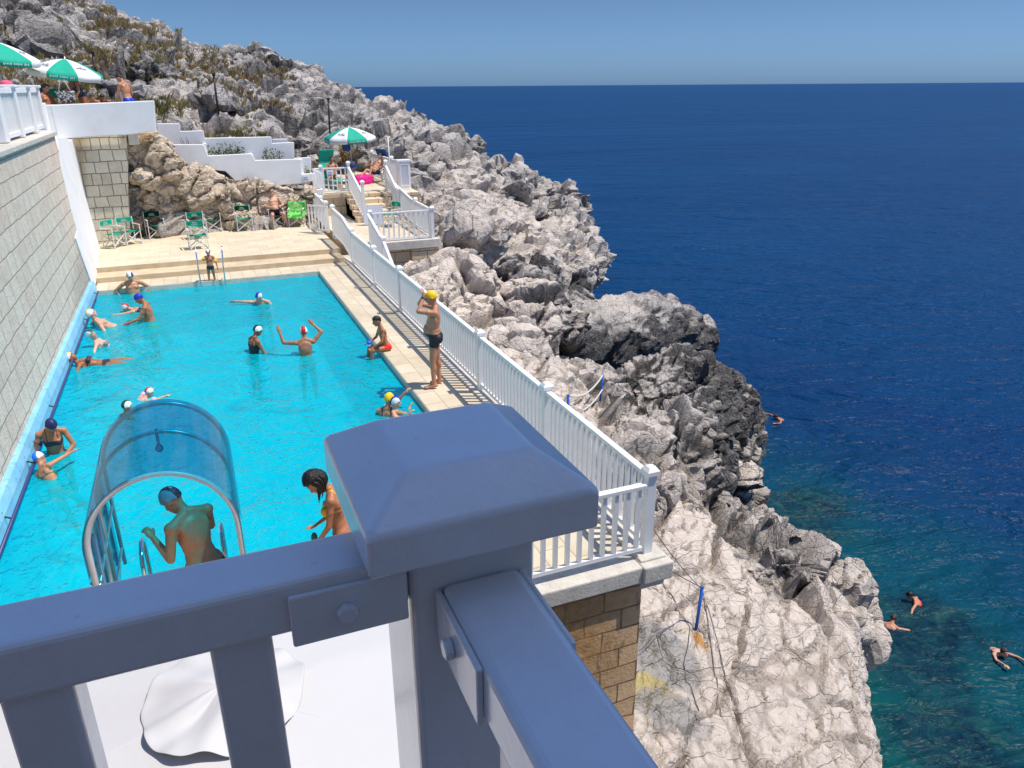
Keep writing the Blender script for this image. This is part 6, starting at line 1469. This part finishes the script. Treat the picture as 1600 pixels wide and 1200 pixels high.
person('woman in a dark green and white cap holding the hand rail behind her', 'head', wat(142, 522, 150, 541), D2(-95), 1.64, 'f', 1, root=lie(48), lean=6, head=(14, -25), armL=((.9, -.4, .0), (.5, -.5, -.4)), armR=((1, -.2, -.15), (.8, -.5, -.5)), skin_='skin_pale', wear=[('bra', 'sw_grey'), ('bikini_bottom', 'sw_dark')], cap_=('cap_green', 'cap_white'))
person('tanned woman in a yellow cap floating on her back with legs stretched out', 'chest', tuple(at_z(138, 567, WZ + .035)), D2(-93), 1.66, 'f', .95, root=lie(86), lean=10, head=(30, 0), armL=((.9, -.5, .35), (.3, -.9, .2)), armR=((1, -.45, .1), (.2, -.9, -.1)), legL=((.10, .1, -1), (.08, -.02, -1), (0, .2, -1)), legR=((.02, .05, -1), (.16, -.02, -1), (0, .2, -1)), skin_='skin_deep', wear=[('bra', 'sw_dark'), ('bikini_bottom', 'sw_dark')], cap_=('cap_yellow', 'cap_white'))
person('small child in a red cap paddling with lilac armbands', 'head', wat(233, 612, 231, 620), D2(-62), 1.12, 'm', 1.0, lean=40, root=lie(-20), head=(-30, 0), armL=((.8, .4, .9), (.3, .4, 1)), armR=((.7, .4, .9), (.2, .4, 1)), skin_='skin_fair', wear=[('onepiece', 'sw_lilac'), ('armbands', 'sw_lilac')], cap_=('cap_red', 'cap_white'), headk=1.22)
person('child in a dark green cap beyond the arched canopy', 'head', wat(198, 634, 197, 652), D2(-50), 1.35, 'f', .95, head=(12, 0), armL=((.6, .6, -.4), (.2, 1, 0)), armR=((.5, .5, -.5), (.1, 1, .1)), skin_='skin_tan', wear=[('onepiece', 'sw_navy')], cap_=('cap_green', 'cap_white'), headk=1.12)
w9, j9 = person('woman in a navy cap and dark bikini bending over a child by the wall', 'head', wat(80, 664, 86, 713), D2(186), 1.66, 'f', 1.05, lean=12, head=(34, 22), armL=((.35, .35, -.85), (-.75, .8, -.35)), armR=((.35, .2, -.9), (-.1, .8, -.5)), skin_='skin_tan', wear=[('bra', 'sw_dark'), ('bikini_bottom', 'sw_black')], cap_=('cap_navy', 'cap_navy'))
person('child in a blue and white cap and green bikini gripping the rail with one arm', 'head', wat(61, 716, 72, 737), D2(-25), 1.36, 'f', 1.02, lean=22, root=axisrot((0, 1, 0), -38), head=(5, 10), armL=((.75, -.15, -.75), (.25, .2, -1)), armR=((.4, .8, .2), (.1, 1, .3)), legL=((.1, -.2, -1), (.1, -.4, -1)), legR=((.25, .1, -1), (.1, -.4, -1)), skin_='skin_mid', wear=[('bra', 'sw_green'), ('bikini_bottom', 'sw_green')], cap_=('cap_sky', 'cap_white'), headk=1.15)
person('bather in a patterned cap hunched under the blue arched canopy', 'head', at_y(268, 780, 6.78), D2(38), 1.74, 'f', 1.14, lean=16, head=(32, 22), armL=((.25, .2, -.95), (.05, .5, .9)), armR=((.3, .55, -.7), (-.6, .8, .1)), skin_='skin_mid', wear=[('bikini_bottom', 'sw_navy')], cap_=('cap_pattern', 'cap_grey'), curl=55)
girl, jg = person('girl with long black hair in a yellow and aqua bikini looking down', 'head', at_y(493, 752, 6.4), D2(74), 1.52, 'f', .90, lean=10, head=(42, 6), armL=((.12, .35, -1), (.05, .75, -.7)), armR=((.12, .15, -1), (-.12, .95, -.42)), skin_='skin_tan', wear=[('bra', 'sw_yellow'), ('bikini_bottom', 'sw_aqua')], hair='hair_black', hairlen=.17, headk=1.08, curl=35)
m = MB(); m.ball(tuple(jg['wrL'] * .5 + jg['wrR'] * .5 + np.array([-.03, .02, -.05])), (.03, .022, .06), 16, 12); o = m.build('goggle_case', 'sw_green'); tag(o, 'small green pouch held by the girl with long hair', 'pouch')
person('small boy in a blue and white cap with yellow armbands on the pool ladder', 'feet', tuple(at_z(333, 448, WZ - .06)), D2(176), 1.06, 'm', 1.02, .2, head=(18, 4), armL=((.35, .3, -.8), (.1, .3, -1)), armR=('ik', (.03, .19, -.10), (1, .2, -.6), (-.4, -.3, 1)), skin_='skin_tan', wear=[('briefs', 'sw_navy'), ('armbands', 'sw_yellow')], cap_=('cap_white', 'cap_blue'), headk=1.22)
person('swimmer in a blue and white cap reaching an arm out to the side', 'head', wat(404, 463, 401, 477), D2(160), 1.66, 'm', 1, lean=25, head=(5, -25), armR=((1, .2, .25), (1, -.2, -.1)), armL=((.5, .4, -.5), (.2, 1, -.2)), skin_='skin_fair', wear=[('trunks', 'sw_navy')], cap_=('cap_blue', 'cap_white'))
person('woman in a black and white cap with a yellow strap standing chest deep', 'head', wat(403, 520, 406, 548) + Vector((0, 0, .06)), D2(-66), 1.66, 'f', 1.0, lean=14, head=(10, 0), armL=((.2, .4, -.9), (.1, .9, -.4)), armR=((.25, .45, -.8), (-.1, 1, -.3)), skin_='skin_deep', wear=[('onepiece', 'sw_black')], cap_=('cap_black', 'cap_white'))
person('woman in a red and white cap raising both hands, seen from behind', 'head', wat(475, 525, 477, 552) + Vector((0, 0, .10)), D2(-6), 1.64, 'f', 1.14, lean=8, head=(8, 0), armL=((.9, .3, .05), (.25, .2, 1)), armR=((.75, .15, .75), (-.75, .3, .8)), skin_='skin_tan', wear=[('bra', 'sw_grey'), ('bikini_bottom', 'sw_grey')], cap_=('cap_red', 'cap_white'), curl=20)
person('bather in a yellow spotted cap hugging another at the near right of the pool', 'head', wat(608, 623, 611, 646), D2(-35), 1.62, 'f', 1, head=(18, -10), armL=((.5, .6, -.5), (-.3, 1, .2)), armR=((.5, .7, -.4), (-.2, 1, .2)), skin_='skin_mid', wear=[('onepiece', 'sw_dark')], cap_=('cap_yellow', 'cap_yellow'))
person('bather in a white and blue cap held at the near right of the pool', 'head', wat(618, 628, 618, 648), D2(-95), 1.5, 'm', 1, head=(10, 0), armL=((.6, .5, .3), (-.3, .6, .8)), armR=((.8, .3, -.2), (.2, .6, .9)), skin_='skin_fair', wear=[('trunks', 'sw_navy')], cap_=('cap_blue', 'cap_white'))
# on the deck -------------------------------------------------------
sp = at_z(617, 545, 0)
sb, js = person('dark haired boy in red briefs sitting on the pool edge', 'pelvis', (PX1 + .10, sp.y, .098), D2(92), 1.42, 'm', .92, lean=14, head=(4, 0), armL=((.15, .45, -.85), (-.3, .9, -.35)), armR=((.2, .5, -.8), (-.2, .95, -.25)), legL=((.12, 1, -.05), (.02, .06, -1), (.1, .8, -.4)), legR=((.16, 1, -.08), (.05, .2, -1), (.1, .8, -.4)), skin_='skin_tan', wear=[('briefs', 'sw_red')], hair='hair_black', headk=1.08)
m = MB(); c = (js['wrL'] + js['wrR']) / 2; m.mat(0).ball((c[0] - .05, c[1], c[2] + .06), (.055, .075, .05), 14, 10); m.mat(1).ball((c[0] - .06, c[1], c[2] + .015), (.05, .07, .03), 14, 10); o = m.build('swim_goggles', ['cap_sky', 'cap_white']); tag(o, 'blue and white swim cap held by the boy sitting on the pool edge', 'swim cap'); o.name = 'swim_cap'
mp = at_z(683, 603, 0)
person('man in black trunks standing on the deck with both hands on his yellow cap', 'feet', (mp.x, mp.y, .002), D2(72), 1.78, 'm', 1.06, .75, lean=-3, head=(16, 0), armL=('ik', (-.07, .135, .03), (.4, .8, -.5), (.3, -.35, 1)), armR=('ik', (.07, .13, .04), (.5, .8, -.5), (-.3, -.35, 1)), legL=((.09, .12, -1), (.02, -.02, -1)), legR=((.05, -.06, -1), (.03, -.06, -1)), skin_='skin_mid', wear=[('trunks', 'sw_black'), ('bracelet', 'sw_black')], cap_=('cap_yellow', 'cap_yellow'), voxel=.009, curl=40)
person('man with sunglasses sunbathing in a green folding chair', 'pelvis', (man_chair.x, man_chair.y + .06, TZ + .53), D2(184), 1.76, 'm', 1.1, .6, lean=-14, head=(6, -6), armL=((.45, .15, -.9), (-.55, .75, -.2)), armR=((.45, .15, -.9), (-.6, .75, -.25)), legL=((.5, 1, -.08), (.15, .1, -1)), legR=((.18, 1, -.10), (.05, .12, -1)), skin_='skin_fair', wear=[('shorts', 'sw_navy'), ('sunglasses', ''), ('sandals', 'sw_dark')], hair='hair_grey')
# upper terrace -----------------------------------------------------
person('dark haired person sitting in the shade of the green sun lounger', 'pelvis', (LG1.x + .03, 34.12, UZ + .47), D2(170), 1.7, 'm', 1.0, lean=-22, head=(15, 20), legL=((.2, 1, -.1), (.05, .3, -1)), legR=((.2, 1, -.1), (.05, .3, -1)), armL=((.4, .3, -.9), (-.3, .9, -.2)), armR=((.4, .3, -.9), (-.3, .9, -.2)), skin_='skin_tan', wear=[('trunks', 'sw_dark')], hair='hair_black')
person('man in dark trunks and a hat reclining on the pink towel lounger', 'pelvis', (LG2.x + .1, LG2.y + .42, UZ + .50), D2(118), 1.76, 'm', 1.1, .5, lean=-38, head=(30, 0), legL=((.15, .9, .55), (.05, .5, -1)), legR=((.15, 1, .25), (.0, .8, -.6)), armL=((.6, -.1, -.8), (.2, .7, -.5)), armR=((.6, -.1, -.8), (-.3, .8, -.2)), skin_='skin_fair', wear=[('trunks', 'sw_navy')], hair='hair_brown')
# top terrace -------------------------------------------------------
hp_ = at_y(71, 137, 29.5)
person('broad man with dark hair sitting behind the white parapet', 'head', hp_, D2(-120), 1.78, 'm', 1.2, .4, head=(10, 0), lean=6, legL=((.2, 1, -.1), (.05, .1, -1)), legR=((.2, 1, -.1), (.05, .1, -1)), armL=((.3, .4, -.9), (-.2, .9, -.3)), armR=((.3, .3, -.9), (-.2, .9, -.3)), skin_='skin_tan', wear=[('trunks', 'sw_navy')], hair='hair_black', voxel=.012)
wp_ = at_y(107, 121, 29.7)
wb, jw = person('woman in a white peaked cap and floral swimsuit carrying a patterned bag', 'head', wp_, D2(120), 1.66, 'f', 1.12, lean=24, head=(24, 0), armL=((.25, .5, -.8), (-.1, .8, -.5)), armR=((.3, .35, -.85), (-.1, .9, .05)), skin_='skin_tan', wear=[('onepiece', 'sw_floral')], hair='hair_black', voxel=.012)
hh_ = jw['head']; m = MB(); m.ball(tuple(hh_ + np.array([0, 0, .055])), (.098, .11, .065), 18, 10); m.box(tuple(hh_ + np.array([-.14, -.06, .05])), (.12, .14, .015), Matrix.Rotation(D2(30), 3, 'Z')); o = m.build('peaked_cap', 'white_cloth', None, bevel=.004); tag(o, 'white peaked cap worn by the woman with the patterned bag', 'cap')
bw_ = at_y(102, 151, 29.35); m = MB(); m.prism([(-.24, 0, -.17), (.24, 0, -.17), (.28, 0, .17), (-.28, 0, .17)], (0, .16, 0)); bag = m.build('bag', 'bag_pattern', None, bevel=.03); bag.location = bw_; tag(bag, 'black and white patterned beach bag with rope handles above the parapet', 'bag')
for dy in (0.01, .15):
    m = MB(); m.tube([(-.16, dy, .16), (-.10, dy + .02, .36), (-.03, dy + .04, .5), (.05, dy + .04, .5), (.10, dy + .02, .36), (.17, dy, .16)], .014, 8); m.build('handle', 'rope', bag)
a = at_y(124, 121, 30.5)
person('sunburnt person bending down behind the woman with the bag', 'head', a, D2(-70), 1.7, 'm', 1.05, lean=38, head=(20, 0), armL=((.2, .5, -1), (0, .2, -1)), armR=((.2, .5, -1), (0, .2, -1)), skin_='skin_mid', wear=[('trunks', 'sw_navy')], hair='hair_brown', voxel=.012)
a = at_y(186, 122, 29.45)
person('man in blue trunks seen from behind standing at the end of the parapet', 'head', a, D2(52), 1.76, 'm', 1.08, lean=10, head=(28, 15), armL=((.2, .45, -.9), (-.1, .5, -.9)), armR=((.25, .2, -1), (-.1, .7, -.7)), skin_='skin_mid', wear=[('trunks', 'sw_blue')], hair='hair_black', voxel=.011)
a = at_y(144, 152, 29.6)
person('child with brown hair lying with head just above the parapet', 'head', a, D2(175), 1.3, 'm', 1, root=lie(-60), head=(-40, 0), armL=((.5, .8, -.2), (-.2, 1, 0)), armR=((.5, .8, -.2), (-.2, 1, 0)), skin_='skin_mid', wear=[('trunks', 'sw_navy')], hair='hair_brown', voxel=.012, headk=1.15)
a = at_y(160, 152, 29.9)
person('dark haired person lying beside the child behind the parapet', 'head', a, D2(175), 1.6, 'f', 1, root=lie(-62), head=(-30, 0), skin_='skin_deep', wear=[('onepiece', 'sw_black')], hair='hair_black', voxel=.012)
# in the sea --------------------------------------------------------
person('far swimmer in the deep blue water with only head and arms showing', 'head', wat(1212, 651, 1214, 656, SEA), D2(70), 1.74, 'm', 1, lean=30, root=lie(-35), head=(-40, 0), armL=((1, .2, .5), (.4, .2, 1)), armR=((1, .2, .5), (.6, .2, .9)), skin_='skin_tan', wear=[('trunks', 'sw_navy')], hair='hair_black', voxel=.013)
person('dark haired woman in an orange top swimming near the big rock', 'head', wat(1422, 930, 1426, 941, SEA), D2(40), 1.66, 'f', 1.05, lean=20, root=lie(-20), head=(0, 0), armL=((1, .3, .1), (1, .2, -.15)), armR=((.8, .2, -.35), (.6, .5, -.3)), skin_='skin_mid', wear=[('onepiece', 'sw_red')], hair='hair_black', voxel=.012)
person('swimmer close against the big sea rock with a bent arm showing', 'head', wat(1396, 966, 1399, 974, SEA), D2(-60), 1.7, 'm', 1, lean=30, root=lie(-20), head=(-10, 0), armL=((.9, .3, .5), (.5, 1, -.5)), armR=((.9, .3, .3), (.6, 1, -.4)), skin_='skin_mid', wear=[('trunks', 'sw_navy')], hair='hair_brown', voxel=.012)
person('swimmer with dark hair doing breaststroke towards the rocks', 'head', wat(1569, 1019, 1570, 1028, SEA), D2(168), 1.7, 'f', 1, lean=30, root=lie(-45), head=(-80, 0), armL=((.7, .1, 1), (.15, .05, 1)), armR=((.6, .1, 1), (-.1, .05, 1)), skin_='skin_fair', wear=[('bra', 'sw_navy'), ('bikini_bottom', 'sw_navy')], hair='hair_brown', voxel=.011)
